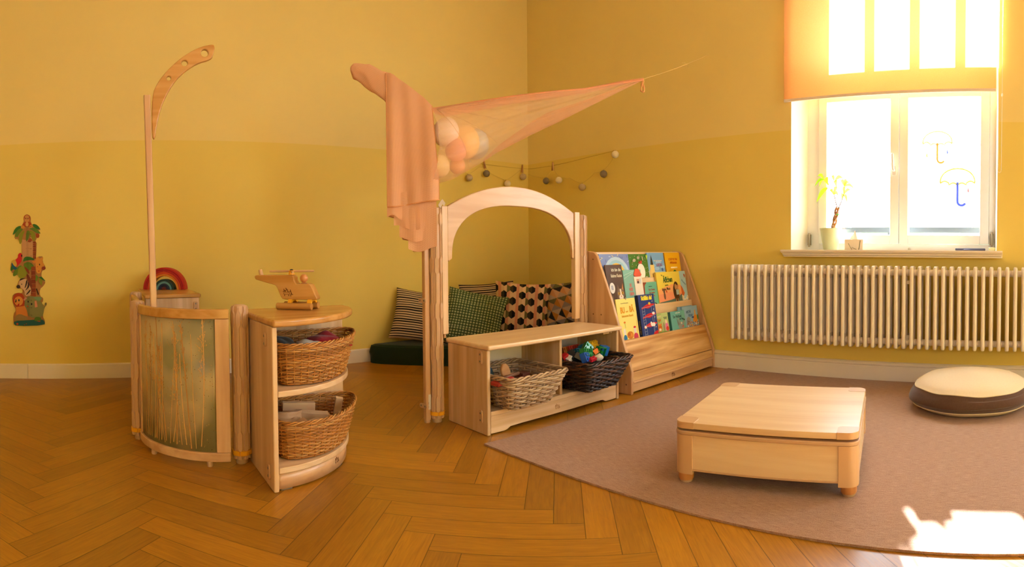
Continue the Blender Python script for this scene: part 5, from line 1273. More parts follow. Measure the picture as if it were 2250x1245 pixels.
# sheer canopy pulled towards the right wall
CP = Vector((-1.985, -1.555, 0)); CD = Vector((1.985, -.264, 0)).normalized(); CN = Vector((CD.y, -CD.x, 0))     # CN towards the camera
if CN.y > 0: CN = -CN
up_ = [(0,1.4555),(.247,1.5129),(.5255,1.5824),(.891,1.6753),(1.1845,1.7709),(1.356,1.8233)]
lo_ = [(.0,1.100),(.0159,1.107),(.0964,1.1305),(.2438,1.2125),(.3315,1.2691),(.5314,1.3748),(.7134,1.4659),(.985,1.6106),(1.30,1.78),(1.356,1.812)]
can = bpy.data.objects.new('sheer_canopy', None); COL.objects.link(can)
tag(can, 'sheer salmon canopy stretched from the right mast towards the right wall', 'canopy')
SL = 1.356
def canopy(side, bulge, t0=0.0):
    def fn(u, v):
        s_ = lerp(-.022, SL, u); zu, zl = interp(up_, s_), interp(lo_, s_); t = lerp(t0, 1, v)
        z = lerp(zu, zl, t); wdt = (zu-zl)
        d = side*bulge*wdt*max(0, math.sin(PI*min(1, t)))**.6*(1-.45*u)
        d += side*.004*math.sin(t*26+u*3)*math.sin(PI*t)*(1-u*.5)+.003*math.sin(t*55+side)*math.sin(PI*t)*(1-u)
        P = CP+CD*s_+CN*(d+.002*side); return (P.x, P.y, z)
    return fn
uvs = []; dm = MB(); cloth_grid(dm, canopy(1, .30), 90, 44, uvs, 1.4, .36); finish_cloth(dm, uvs, 'front_sheet', M_sheer, can)
uvs = []; dm = MB(); cloth_grid(dm, canopy(-1, .36), 90, 30, uvs, 1.4, .36); finish_cloth(dm, uvs, 'back_sheet', M_sheer2, can)
def bandfn(u, v):
    P = Vector(canopy(1, .30)(lerp(.20, 1, u), 0)); f = canopy(1, .30, lerp(.93, .58, min(1, u*3))); P = Vector(f(lerp(.20, 1, u), v)); return P+CN*.002
uvs = []; dm = MB(); cloth_grid(dm, bandfn, 80, 14, uvs, 1.1, .14); finish_cloth(dm, uvs, 'folded_lower_hem', meshcloth('sheer_hem', 'E8B48C', 'DCA078', (.42, .58), 1100.0, .45), can)
# rolled top edge and gathered pleats fanning out from the knot on the mast
uvs = []; dm = MB()
def rolled(u, v):
    s_ = u*SL; zu = interp(up_, s_); r_ = lerp(.030, .010, u)*math.sin(min(1, u*12+.25)*PI/2); a = 2*PI*v; tw = 1+.25*math.sin(3*a+u*9)
    P = CP+CD*s_+CN*(math.cos(a)*r_*.5*tw+.004); return (P.x, P.y, zu-r_*.75+math.sin(a)*r_*.8*tw)
cloth_grid(dm, rolled, 90, 20, uvs, 1.4, .16); finish_cloth(dm, uvs, 'rolled_edge', meshcloth('rolled_salmon_cloth', 'EEB084', 'E09C70', (.15, .35), 1000.0, .35), can)
pm = MB()
for k in range(7):
    zt = 1.440; tgt_s = lerp(.16, 1.05, k/6); tt = lerp(.93, .16, k/6)
    path = []
    for i in range(15):
        f = i/14; s_ = lerp(.004, tgt_s, f); zu, zl = interp(up_, s_), interp(lo_, s_)
        zz = lerp(zt, lerp(interp(up_, tgt_s), interp(lo_, tgt_s), tt), f)
        t_ = (zu-zz)/max(.01, zu-zl); d = .30*(zu-zl)*max(0, math.sin(PI*min(1,max(0,t_))))**.6*(1-.45*s_/SL)+.004
        P = CP+CD*s_+CN*d; path.append((P.x, P.y, zz))
    pm.tube(path, [lerp(.0035, .0008, i/14) for i in range(15)], 5, flat=.5)
pm.build('gathered_pleat', M_sheer, can)
bpy.context.view_layer.update()
_m = can.children[-1].data; _u = _m.uv_layers.new(name='cloth')
E1 = CP+CD*SL+Vector((0,0,1.818))
lpm = MB(); q = []
for i in range(28):
    a = 2*PI*i/28; q.append(E1+CD*(.010*math.sin(a)+.003*math.sin(3*a))+Vector((0,0,-.038-.037*math.cos(a+PI)*-1))+CN*(.004*math.sin(2*a)))
lpm.tube(q, [.0045+.002*math.sin(i*1.3) for i in range(28)], 7, closed=True)
lpm.ball(E1, .008, n=10)
lpm.build('tied_loop', flat('D99A62', .9, .1, name='twisted_cloth'), can)
st_ = MB(); Wp = Vector((0, -1.819, 2.131))
st_.tube([E1+(Wp-E1)*t+Vector((0,0,-.012*math.sin(PI*t))) for t in [i/12 for i in range(13)]], .0013, 5)
kp_ = E1+(Wp-E1)*.62; st_.tube([kp_, kp_+Vector((.01,0,-.012)), kp_+Vector((.022,0,.0)), kp_+Vector((.030,0,-.022))], .0010, 5); st_.tube([kp_, kp_+Vector((-.03,0,-.006)), kp_+Vector((-.045,0,-.012))], .0010, 5)
st_.build('cord', flat('E8C88A', .8, .1, name='canopy_cord'), can)
# balloons lying inside the canopy
BAL = 'balloons lying in the sheer canopy'
for lb, s_, z, r_, c, d in (('large off-white pink balloon highest in the canopy, against the draped cloth', .064, 1.345, .064, 'F2E2D8', .0),
        ('salmon pink balloon under the off-white one in the canopy', .105, 1.262, .050, 'F0A48C', .022),
        ('large yellow-orange balloon in the middle of the canopy', .165, 1.306, .077, 'F2CC80', -.014),
        ('grey-blue balloon furthest along the canopy', .246, 1.312, .070, 'B0BEBC', -.050),
        ('orange balloon at the bottom of the canopy', .125, 1.196, .038, 'F0AC70', -.004),
        ('pale yellow balloon low beside the draped cloth', .028, 1.185, .050, 'F2D898', .0)):
    P = CP+CD*s_+CN*d
    t = thing('balloon', lb, 'balloon', (P.x, P.y, z), 0, BAL)
    prof = [(r_*math.sin(a)*(1 if a < PI/2 else 1-.10*((a-PI/2)/(PI/2))), -r_*math.cos(PI-a)*(1 if a < PI/2 else 1.15)*1) for a in [.02+PI*.93*i/20 for i in range(21)]]
    MB().lathe([(a_, -b_) for a_, b_ in prof], 28, M=RX(.5)).build('skin', flat(c, .35, .5, name='balloon_rubber'), t)
    MB().lathe([(.0035,0),(.003,-.004),(.0065,-.010)], 12, M=RX(.5) @ T(0,0,-r_*1.08)).build('knot', flat(c, .4, .5), t)

# ------------------------------------------------------------------ cord, clothespins and cotton ball garland on the walls
cw = MB(); pts = [(-.70,-.012,1.530),(-.62,-.012,1.525),(-.478,-.012,1.523),(-.25,-.012,1.521),(-.088,-.012,1.524),(-.012,-.012,1.528),(-.012,-.10,1.522),(-.012,-.318,1.518),(-.012,-.60,1.533),(-.012,-.981,1.559)]
cw.tube(pts, .0012, 5); cw.ball((-.006,-.985,1.560), .008, n=8)
tag(cw.build('wall_cord', flat('B08A3C', .8, .1, name='brown_cord')), 'thin brown cord strung across the corner of the two walls', 'cord')
def pin(label, loc, rot):
    t = thing('clothespin', label, 'clothespin', loc, 0, 'wooden clothespins on the wall cord'); t.rotation_euler = rot
    for s_ in (-1, 1):
        MB().prism([(-.0025,-.036),(.0025,-.036),(.0032,.0),(.0035,.036),(-.0035,.036),(-.003,.0)], -.005, .005, M=RZ(s_*.13) @ T(s_*.0042,0,0)).build('wooden_leg', beech('Y') if s_ > 0 else flat('A87440', .6), t)
    MB().tube([(-.004,.004,0),(.004,.004,0)], .0035, 8).build('spring', M_screw, t)
    return t
pin('clothespin on the cord nearest the canopy, above a dark ball', (-.505,-.022,1.519), (PI/2, R_(-12), 0))
pin('clothespin on the cord beside the wall corner', (-.088,-.022,1.520), (PI/2, R_(5), 0))
pin('open clothespin on the cord right of the wall corner', (-.022,-.334,1.512), (PI/2, 0, -PI/2))
gr = thing('ball_garland', 'garland of grey, cream and taupe cotton balls hanging across the wall corner', 'garland', (0,0,0))
DK, CRM, TP = flat('857660', .85, .1, name='cotton_dark', bump=.6, bs=160), flat('EADAB8', .85, .1, name='cotton_cream', bump=.6, bs=160), flat('BCA582', .85, .1, name='cotton_taupe', bump=.6, bs=160)
balls = [((-.679,-.045,1.395), TP), ((-.502,-.045,1.442), DK), ((-.278,-.045,1.375), CRM), ((-.100,-.045,1.447), TP), ((-.045,-.277,1.394), DK), ((-.045,-.429,1.384), CRM), ((-.045,-.69,1.305), TP), ((-.045,-.915,1.389), DK), ((-.035,-1.024,1.527), CRM)]
for p_, mt in balls:
    MB().ball((0,0,0), .0285, n=24).build('cotton_ball', mt, gr, loc=p_)
gw = MB(); att = [(p_[0][0], p_[0][1]+(.02 if p_[0][0] < -.06 else 0), p_[0][2]+.030) for p_ in balls]
path = [(-.80,-.02,1.50), att[0], (-.560,-.02,1.495), (-.505,-.02,1.505), att[1], att[2], (-.115,-.02,1.505), (-.088,-.02,1.49), att[3], (-.02,-.03,1.478), (-.02,-.16,1.440), att[4], (-.02,-.30,1.47), (-.02,-.334,1.50), att[5], (-.02,-.53,1.395), att[6], (-.02,-.80,1.41), att[7], (-.02,-.98,1.49), (-.02,-1.00,1.55), att[8]]
qq = [Vector(p_) for p_ in path]; dn = []
for a, b in zip(qq, qq[1:]):
    for i in range(5):
        t = i/5; P = a.lerp(b, t); P.z -= .006*math.sin(PI*t); dn.append(P)
gw.tube(dn+[qq[-1]], .0009, 5)
for a in att: gw.tube([(a[0], a[1], a[2]-.004), (a[0], a[1], a[2]+.006)], .003, 6)
gw.build('light_cord', flat('C8A860', .7, .2, name='garland_cord'), gr)

# ------------------------------------------------------------------ nook: mattress and pillows
mt_ = thing('floor_mattress', 'dark green floor mattress filling the corner behind the bench', 'mattress', (0,0,0))
mp = [(-1.585,-.025),(-1.592,-.085),(-1.52,-.185),(-1.30,-.385),(-1.10,-.58),(-.92,-.76),(-.76,-.90),(-.60,-1.02),(-.30,-1.30),(-.06,-1.40),(-.04,-1.30),(-.04,-.06),(-.10,-.025)]
mpp = smoothpoly(mp, 2)
n = len(mpp); cxm = sum(p[0] for p in mpp)/n; cym = sum(p[1] for p in mpp)/n
def mfn(u, v):
    i = int(round(u*n)) % n; x, y = mpp[i]; a = v
    prof_ = [(.996,0),(1,.02),(1,.105),(.992,.125),(.965,.136),(.7,.140),(.3,.138),(0,.137)]
    t = v*(len(prof_)-1); j = min(int(t), len(prof_)-2); f = t-j; s_ = lerp(prof_[j][0], prof_[j+1][0], f); z = lerp(prof_[j][1], prof_[j+1][1], f)
    w = .006*math.sin(i*1.7-z*60)*(1 if z < .12 else 0)*math.sin(min(1, z/.12)*PI)
    dx, dy = x-cxm, y-cym; L_ = math.hypot(dx, dy)
    return (cxm+dx*s_+dx/L_*w, cym+dy*s_+dy/L_*w, z)
M_green = fabric('dark_green_cotton', '2A3A22', '202E1A', 260, sheen=.1)
MB().grid(mfn, n, 21, closeu=True).build('mattress_cover', M_green, mt_, smooth=True)
sm = MB(); sm.tube([Vector(mfn(i/n, 3.05/7)) for i in range(n)], .0022, 5, closed=True); sm.build('seam', flat('3A4A2E', .9, .1), mt_)
def pillow(label, loc, yaw, tilt, w, h_, th, patfn, bump=None, roll=0.0, res=64):
    """patterned cushion cover: patfn(x, y) in metres gives a material"""
    def P(u, v, s):
        x, y = u*2-1, v*2-1
        e = max(0, (1-x**4))*max(0, (1-y**4)); t = e**.55
        px = w*x*(1-.075*(1-y*y)*abs(x)); py = h_*y*(1-.075*(1-x*x)*abs(y))
        wr = .010*noise.noise(Vector((x*2.2+loc[0]*9, y*2.2, s)))*t
        z = s*(th*t+wr)
        if bump: z += s*bump(px, py)*min(1, t*2)
        return (px, py, z)
    m = MB()
    for s in (1, -1):
        b = len(m.v)
        for i in range(res+1):
            for j in range(res+1): m.v.append(Vector(P(i/res, j/res, s)))
        for i in range(res):
            for j in range(res):
                q = [b+i*(res+1)+j, b+(i+1)*(res+1)+j, b+(i+1)*(res+1)+j+1, b+i*(res+1)+j+1]
                m.f.append(q if s > 0 else q[::-1]); m.sm.append(True)
                m.m.append(patfn(w*(2*(i+.5)/res-1), h_*(2*(j+.5)/res-1)))
    o = m.build('pillow', None, None, recalc=False)
    bm = bmesh.new(); bm.from_mesh(o.data); bmesh.ops.remove_doubles(bm, verts=bm.verts, dist=1e-5); bm.to_mesh(o.data); bm.free()
    o.matrix_world = T(*loc) @ RZ(yaw) @ RX(PI/2-tilt) @ RZ(roll)
    return tag(o, label, 'pillow', 'throw pillows on the green mattress')
cot = lambda c: flat(c, .92, .08, bump=.25, bs=260)
BK, CR = cot('1E1A18'), cot('C8AE88')
def stripes(x, y): return BK if (y/.0185) % 1 < .46 else CR
def facing(x, y): return math.atan2(y+3.786, x+3.411)-PI/2      # turn a front towards the middle of the room
for lb, x, y, z, w, h_, tl, ro in (('black and cream striped pillow at the left end of the green mattress', -1.225, -.205, .325, .230, .195, R_(22), R_(-9)),
                           ('black and cream striped pillow wedged behind the hexagon one', -.700, -.300, .365, .215, .200, R_(14), R_(4))):
    pillow(lb, (x, y, z), facing(x, y), tl, w, h_, .055, stripes, roll=ro, res=110 if w > .22 else 80)
G1, G2 = cot('9AA070'), cot('34482A')
def waffle(x, y): return G1 if (abs((x/.0215) % 1-.5) < .34 and abs((y/.019) % 1-.5) < .34) else G2
pillow('green pillow with a raised grid of pale bobbles', (-1.015,-.540,.325), facing(-.985,-.5), R_(20), .215, .200, .065, waffle, bump=lambda x, y: .0045*max(0, math.cos((x/.0215)*2*PI+PI))**.5*max(0, math.cos((y/.019)*2*PI+PI))**.5, roll=R_(-12), res=120)
HC = [cot('1F1C1A'), cot('6B6238'), cot('D2AE82'), cot('C98A6A'), cot('3A3424'), cot('DDBE90')]
def hexes(x, y):
    sz = .0265; yy = y/1.22            # pointed hexagons, stretched upright, each halved by a vertical seam
    q = (math.sqrt(3)/3*x-yy/3)/sz; r_ = (2/3*yy)/sz; cx, cz = q, r_; cy = -cx-cz
    rx_, ry_, rz_ = round(cx), round(cy), round(cz); dx, dy, dz = abs(rx_-cx), abs(ry_-cy), abs(rz_-cz)
    if dx > dy and dx > dz: rx_ = -ry_-rz_
    elif dy <= dz: rz_ = -rx_-ry_
    left = x < sz*math.sqrt(3)*(rx_+rz_/2); k = (rx_-rz_) % 3
    return {0: (HC[4], HC[0]), 1: (HC[3], HC[2]), 2: (HC[5], HC[1]) if rz_ % 2 else (HC[2], HC[3])}[k][0 if left else 1]
pillow('pillow with black, cream and pink hexagons, leaning in the corner', (-.672,-.662,.375), facing(-.705,-.70), R_(12), .205, .200, .07, hexes, roll=R_(-4), res=120)
PC = [cot('C98E58'), cot('B5742E'), cot('2A2622'), cot('6A6238'), cot('B49A78'), cot('8A7A6A'), cot('D0A070')]
def geo(x, y):
    s_ = .085; c = math.floor((x+y*.35)/s_); r_ = math.floor((y-x*.2)/s_); fx = (x+y*.35)/s_-c; fy = (y-x*.2)/s_-r_
    h = (c*7+r_*13+(3 if fx+fy > 1 else 0)+(5 if fx > fy else 0)) % 7
    return PC[h]
pillow('pillow with large tan, orange and black facets behind the right post', (-.372,-.775,.365), facing(-.475,-.88), R_(10), .200, .205, .07, geo, roll=R_(5), res=110)

# ------------------------------------------------------------------ rug, play table, floor cushion
def rugmat():
    m, nt, b = newmat('woven_wool_rug'); L = nt.links.new
    tc = N(nt, 'ShaderNodeTexCoord'); mp = N(nt, 'ShaderNodeMapping'); mp.inputs['Scale'].default_value = (420, 30, 1); L(tc.outputs['Object'], mp.inputs[0])
    n1 = N(nt, 'ShaderNodeTexNoise'); n1.inputs['Scale'].default_value = 1; n1.inputs['Detail'].default_value = 4; L(mp.outputs[0], n1.inputs[0])
    n2 = N(nt, 'ShaderNodeTexNoise'); n2.inputs['Scale'].default_value = 420; n2.inputs['Detail'].default_value = 2; L(tc.outputs['Object'], n2.inputs[0])
    a = N(nt, 'ShaderNodeMath', operation='ADD'); L(n1.outputs['Fac'], a.inputs[0]); L(n2.outputs['Fac'], a.inputs[1])
    rp = N(nt, 'ShaderNodeValToRGB'); rp.color_ramp.elements[0].position = .8/2; rp.color_ramp.elements[1].position = 1.25/2
    rp.color_ramp.elements[0].color = lin('94705C'); rp.color_ramp.elements[1].color = lin('B8967E')
    h = N(nt, 'ShaderNodeMath', operation='MULTIPLY'); h.inputs[1].default_value = .5; L(a.outputs[0], h.inputs[0]); L(h.outputs[0], rp.inputs[0]); L(rp.outputs[0], b.inputs['Base Color'])
    b.inputs['Roughness'].default_value = 1; b.inputs['Specular IOR Level'].default_value = .05; b.inputs['Sheen Weight'].default_value = .1
    bp = N(nt, 'ShaderNodeBump'); bp.inputs['Strength'].default_value = .5; bp.inputs['Distance'].default_value = .002; L(a.outputs[0], bp.inputs['Height']); L(bp.outputs[0], b.inputs['Normal'])
    return m
rg = MB().prism([(-2.002,-1.940),(-.035,-1.990),(-.030,-5.2),(-1.925,-5.25),(-1.944,-3.84),(-1.972,-3.02)], .0005, .0075).build('rug', rugmat())
tag(rg, 'flat brown woven rug under the play table', 'rug')

th_ = math.atan2(-.978,.21)
pt_ = thing('play_table', 'square low wooden play table with beige corner posts on the brown rug', 'table', (-1.452,-2.965,.0078), math.radians(-77.9)+PI/2)
HS = .306
shape = rrect(-HS,-HS,HS,HS,.035,6)
tp_ = .2085
# top board with corner inlays
MB().prism(rrect(-HS+.0015,-HS+.0015,HS-.0015,HS-.0015,.034,6), .187, tp_-.0006).build('table_top', ply('Y'), pt_, bevel=.002)
for sx_ in (-1, 1):
    for sy_ in (-1, 1):
        c_ = rrect(HS-.078,HS-.050,HS,HS,.034,6) if False else None
        pl_ = [(HS-.070,HS),(HS-.035,HS)]+[(HS-.035+.035*math.sin(a), HS-.035+.035*math.cos(a)) for a in [PI/2*i/6 for i in range(1,7)]]+[(HS,HS-.070),(HS-.055,HS-.070)]+[(HS-.055-.015*math.sin(a), HS-.055-.015*math.cos(a)) for a in [PI/2*i/4 for i in range(5)]]+[(HS-.070,HS-.055)]
        pl_ = [(x*sx_, y*sy_) for x, y in pl_]
        MB().prism(pl_, .1865, tp_+.0004).build('corner_inlay', M_plastic2, pt_, bevel=.0012)
def hollow(m, o_, i_, z0, z1):
    n = len(o_); vs = [(p[0],p[1],z0) for p in o_]+[(p[0],p[1],z1) for p in o_]+[(p[0],p[1],z0) for p in i_]+[(p[0],p[1],z1) for p in i_]
    fs = []
    for i in range(n):
        j = (i+1) % n; fs += [(i,j,n+j,n+i),(2*n+j,2*n+i,3*n+i,3*n+j),(n+i,n+j,3*n+j,3*n+i),(j,i,2*n+i,2*n+j)]
    m.add(vs, fs); return m
hollow(MB(), rrect(-HS-.002,-HS-.002,HS+.002,HS+.002,.036,6), rrect(-HS+.028,-HS+.028,HS-.028,HS-.028,.02,6), .1655, .1795).build('rim', M_plastic, pt_, bevel=.004)
hollow(MB(), rrect(-HS+.02,-HS+.02,HS-.02,HS-.02,.03,6), rrect(-HS+.05,-HS+.05,HS-.05,HS-.05,.02,6), .1795, .187).build('tray_spacer', flat('8A6038', .6, .2), pt_)
for k in range(4):
    M = RZ(k*PI/2)
    p_ = MB().box((-HS+.062,-HS+.004,.050),(HS-.062,-HS+.020,.1655)).build('apron_panel', ply('X'), pt_, bevel=.001); p_.matrix_local = M
    e_ = MB().box((-HS+.062,-HS+.002,.0465),(HS-.062,-HS+.022,.0530)).build('apron_edge', M_plastic, pt_, bevel=.001); e_.matrix_local = M
    # rounded corner post
    cp = [(HS,HS-.065),(HS,HS-.035)]+[(HS-.035+.035*math.cos(a), HS-.035+.035*math.sin(a)) for a in [PI/2*i/8 for i in range(1,9)]]+[(HS-.065,HS),(HS-.065,HS-.020),(HS-.020,HS-.065)]
    q_ = MB().prism(cp, .034, .1655, smooth=False).build('corner_post', M_plastic2, pt_, bevel=.0015); q_.matrix_local = M
    f_ = MB().lathe([(.0235,.008),(.0262,.012),(.0262,.036)], 28).build('foot', wood('foot_oak','CC8E54','B4763E','Z',.35), pt_, M=M @ T(HS-.0325,HS-.0325,0))
    MB().lathe([(.020,0),(.022,.003),(.022,.010)], 28).build('foot_pad', flat('B8997A', .6), f_)
fcx = thing('floor_cushion', 'round cream and brown floor cushion on the rug below the radiator', 'cushion', (-.492,-3.600,.0078))
RC = .305
def cfn(prof):
    def fn(u, v):
        t = v*(len(prof)-1); j = min(int(t), len(prof)-2); f = t-j; r_, z = lerp(prof[j][0], prof[j+1][0], f), lerp(prof[j][1], prof[j+1][1], f)
        a = 2*PI*u; r2 = r_*(1+.018*math.sin(3*a+1)+.010*math.sin(7*a)); zz = z
        if z > .10: zz += .008*noise.noise(Vector((math.cos(a)*r_*7, math.sin(a)*r_*7, 1)))-.012*max(0, math.cos(a-R_(228)))**6*(r_/RC)**3
        zz += -.010*(r_/RC)**2*math.cos(a-R_(150)) if z > .06 else 0
        return (r2*math.cos(a), r2*math.sin(a), max(0, zz))
    return fn
def arcp(pts, n=16):
    return smoothpoly(pts, 3, closed=False)
sidep = arcp([(RC-.012,.030),(RC+.012,.055),(RC+.006,.085),(RC-.022,.120)])
topp = arcp([(RC-.022,.120),(RC-.06,.145),(RC-.15,.164),(.06,.176),(.0005,.176)])
botp = arcp([(.0005,0),(RC-.10,0),(RC-.045,.006),(RC-.012,.030)])
M_brown = fabric('brown_microfibre', '5E4436', '523A2E', 120, sheen=.3); M_cream = fabric('cream_cotton', 'E2CFAE', 'D8C4A2', 120, sheen=.1)
MB().grid(cfn(sidep), 96, len(sidep)-1, closeu=True).build('brown_side', M_brown, fcx, smooth=True)
MB().grid(cfn(topp), 96, len(topp)-1, closeu=True).build('cream_top', M_cream, fcx, smooth=True)
MB().grid(cfn(botp), 96, len(botp)-1, closeu=True).build('cream_base', M_cream, fcx, smooth=True)
pi_ = MB()
for pr_, v_ in ((sidep, 1.0), (sidep, 0.0)):
    f0 = cfn(pr_); pi_.tube([Vector(f0(i/96, v_)) for i in range(96)], .0032, 6, closed=True)
pi_.build('piping', M_cream, fcx)

# ------------------------------------------------------------------ radiator
M_rad = flat('E8D8C2', .32, .5, name='radiator_enamel')
rd = thing('radiator', 'long cream column radiator under the window', 'radiator', (0,0,0))
def section():
    m = MB(); z0, z1 = .2215, .7086; r = .0117
    for k, x in enumerate((-.1495, -.110, -.0705)):
        m.tube([(x,0,z0+.004),(x,0,z0+.010),(x,0,z0+.03),(x,0,z1-.03),(x,0,z1-.010),(x,0,z1-.004)], [.006,r*.95,r,r,r*.95,.006], 12)
    for zc in (z0+.040, z1-.040):
        prof_ = [(-.156,-.030),(-.158,.0),(-.156,.030),(-.140,.038),(-.080,.038),(-.064,.030),(-.062,0),(-.064,-.030),(-.080,-.038),(-.140,-.038)]
        m.prism([(a, b) for a, b in prof_], -.0088, .0088, M=T(0,0,zc) @ RX(PI/2), smooth=True)
        m.tube([(-.110,-.023,zc),(-.110,.023,zc)], .019, 16)
    return m
s0 = section().build('radiator_section', M_rad, rd, bevel=.003, seg=2)
s0.location = (0, -2.0809, 0)
for i in range(1, 56):
    c = s0.copy(); COL.objects.link(c); c.parent = rd; c.location = (0, -2.0809-.046*i, 0)
for y in (-2.3, -3.2, -4.2):
    for z in (.60, .28): MB().box((-.11,y-.01,z),(-.001,y+.01,z+.02)).build('wall_bracket', M_rad, rd)

# ------------------------------------------------------------------ things on the window sill
SZ = .8001
pp = thing('potted_plant', 'money tree with a braided trunk in a pale green pot on the sill', 'potted plant', (.040,-2.680,SZ))
M_pot = flat('DCE4B8', .3, .5, name='glazed_pot')
MB().lathe([(.044,0),(.047,.004),(.068,.130),(.0715,.131),(.0715,.136),(.066,.136),(.064,.115)], 36, caps=True).build('pot', M_pot, pp)
MB().lathe([(.0005,.116),(.064,.115)], 24, caps=False).build('soil', flat('4A3424', .95, .05), pp)
tkm = MB()
for k in range(3):
    tkm.tube([(.010*math.cos(2.2*k+t*7), -.012-.035*t*.9+.010*math.sin(2.2*k+t*7)-.0, .112+t*.155) for t in [i/14 for i in range(15)]], .0065, 7)
tkm.tube([(0,-.042,.262),(0,-.030,.31),(0,-.022,.345)], .003, 6); tkm.tube([(0,-.050,.262),(0,-.068,.30),(0,-.084,.345)], .003, 6)
tkm.build('braided_trunk', flat('A8784E', .8, .1, name='trunk_bark', bump=.5, bs=80), pp)
MB().tube([(.012*math.cos(a), -.042+.012*math.sin(a), .222) for a in [2*PI*i/16 for i in range(16)]], .003, 6, closed=True).build('green_tie', flat('3AB04A', .5), pp)
lfm = flat('7FA82A', .5, .3, name='leaf_green'); ml_, ntl, bl_ = newmat('leaf'); bl_.inputs['Base Color'].default_value = lin('86B022'); bl_.inputs['Roughness'].default_value = .45
tl_ = N(ntl, 'ShaderNodeBsdfTranslucent'); tl_.inputs[0].default_value = lin('B4D82A'); ms_ = N(ntl, 'ShaderNodeMixShader'); ms_.inputs[0].default_value = .5
ntl.links.new(bl_.outputs[0], ms_.inputs[1]); ntl.links.new(tl_.outputs[0], ms_.inputs[2]); ntl.links.new(ms_.outputs[0], [n_ for n_ in ntl.nodes if n_.type == 'OUTPUT_MATERIAL'][0].inputs[0])
def leaf(m, base, tip, w, droop=.02, side=(1,0,0)):
    a, b = Vector(base), Vector(tip); d = b-a; sd = d.cross(Vector(side)).normalized() if d.cross(Vector(side)).length > 1e-5 else Vector((0,1,0))
    vs = []; nseg = 8
    for i in range(nseg+1):
        t = i/nseg; wd = w*math.sin(PI*min(.999, t**.8))**.9; c = a+d*t+Vector((0,0,droop*math.sin(PI*t)))
        vs += [c-sd*wd, c+Vector(side)*-.15*wd, c+sd*wd]
    fs = []
    for i in range(nseg):
        for j in range(2): fs.append((3*i+j, 3*i+j+1, 3*i+3+j+1, 3*i+3+j))
    m.add(vs, fs, smooth=True)
LV = [((0,.046,.446),(.0,.093,.466),.010),((0,.046,.446),(-.01,.107,.400),.009),((0,.046,.446),(.01,.083,.400),.008),((0,.046,.446),(-.02,.014,.408),.018),((0,.030,.400),(0,.010,.395),.006),
      ((0,.020,.395),(-.02,.090,.298),.014),((0,-.022,.432),(-.01,-.040,.388),.012),((0,-.022,.432),(.03,-.075,.450),.012),((0,-.022,.432),(.02,.006,.462),.010),((0,-.020,.345),(0,-.052,.335),.011),((0,-.020,.345),(.02,.020,.372),.010),((0,-.020,.345),(-.02,-.048,.392),.011),
      ((0,-.084,.345),(0,-.070,.318),.011),((0,-.084,.345),(-.01,-.112,.288),.010),((0,-.084,.345),(.02,-.13,.372),.010),((0,-.084,.345),(.0,-.088,.396),.009),((0,-.088,.396),(.02,-.150,.380),.010),((0,-.088,.396),(0,-.125,.415),.009),((0,-.088,.396),(-.02,-.066,.43),.010),((0,-.088,.396),(.01,-.098,.44),.009)]
lm = MB()
for b_, t_, w_ in LV: leaf(lm, b_, t_, w_)
lm.build('leaves', ml_, pp, recalc=False)['kind'] = 'stuff'
for q in ([(0,-.022,.345),(0,-.020,.432)], [(0,-.022,.345),(0,.046,.446)], [(0,-.084,.345),(0,-.088,.396)]): MB().tube(q, .0014, 5).build('leaf_stalk', lfm, pp)
tb = thing('tissue_box', 'square tissue box with a twig print beside the plant pot', 'tissue box', (.012,-2.840,SZ), R_(14))
MB().box((-.045,-.056,0),(.045,.056,.0645)).build('box', flat('D9C3A4', .6, .2, name='box_card'), tb, bevel=.001)
MB().tube([(-.0456,.012,.002),(-.0456,.022,.018),(-.0456,.034,.040)], .0012, 5).tube([(-.0456,-.030,.002),(-.0456,-.035,.025),(-.0456,-.040,.058)], .0016, 5).tube([(-.0456,.012,.016),(-.0456,-.016,.003)], .0010, 5).build('printed_twig', flat('4A5A38', .7), tb)
ts = MB()
def tsf(u, v):
    a = (u-.5)*2.2; return (.018*math.sin(a*2.2)*(1-v), .030*a*(1-v*.75)-.006*v, .060+v*.062*(1-.3*abs(a)))
ts.grid(tsf, 16, 10).build('tissue', flat('F0DCD0', .9, .1), tb, smooth=True)
bk = thing('pencil_case', 'dark blue flat case lying on the sill under the right casement', 'case', (.010,-3.560,SZ), R_(-1))
MB().box((-.022,-.088,0),(.022,.090,.014)).build('case_body', flat('4A4A66', .5, .3), bk, bevel=.003)
MB().tube([(-.0225,-.085,.007),(-.0225,.088,.007)], .0008, 5).build('zip', flat('8A8AA0', .4), bk)
tr = MB().lathe([(.020,0),(.021,.004),(.021,.018),(.019,.020)], 28).build('glass_jar', flat('E8DCA0', .2, .6), None, loc=(.012,-3.688,SZ)); tag(tr, 'small pale yellow jar at the end of the sill', 'jar')
kn = MB().lathe([(.009,0),(.010,.003),(.009,.012),(.007,.014)], 16).build('door_stop', flat('A89A84', .5), None, loc=(.045,-3.183,SZ)); tag(kn, 'small grey stopper on the sill below the window centre', 'stopper')
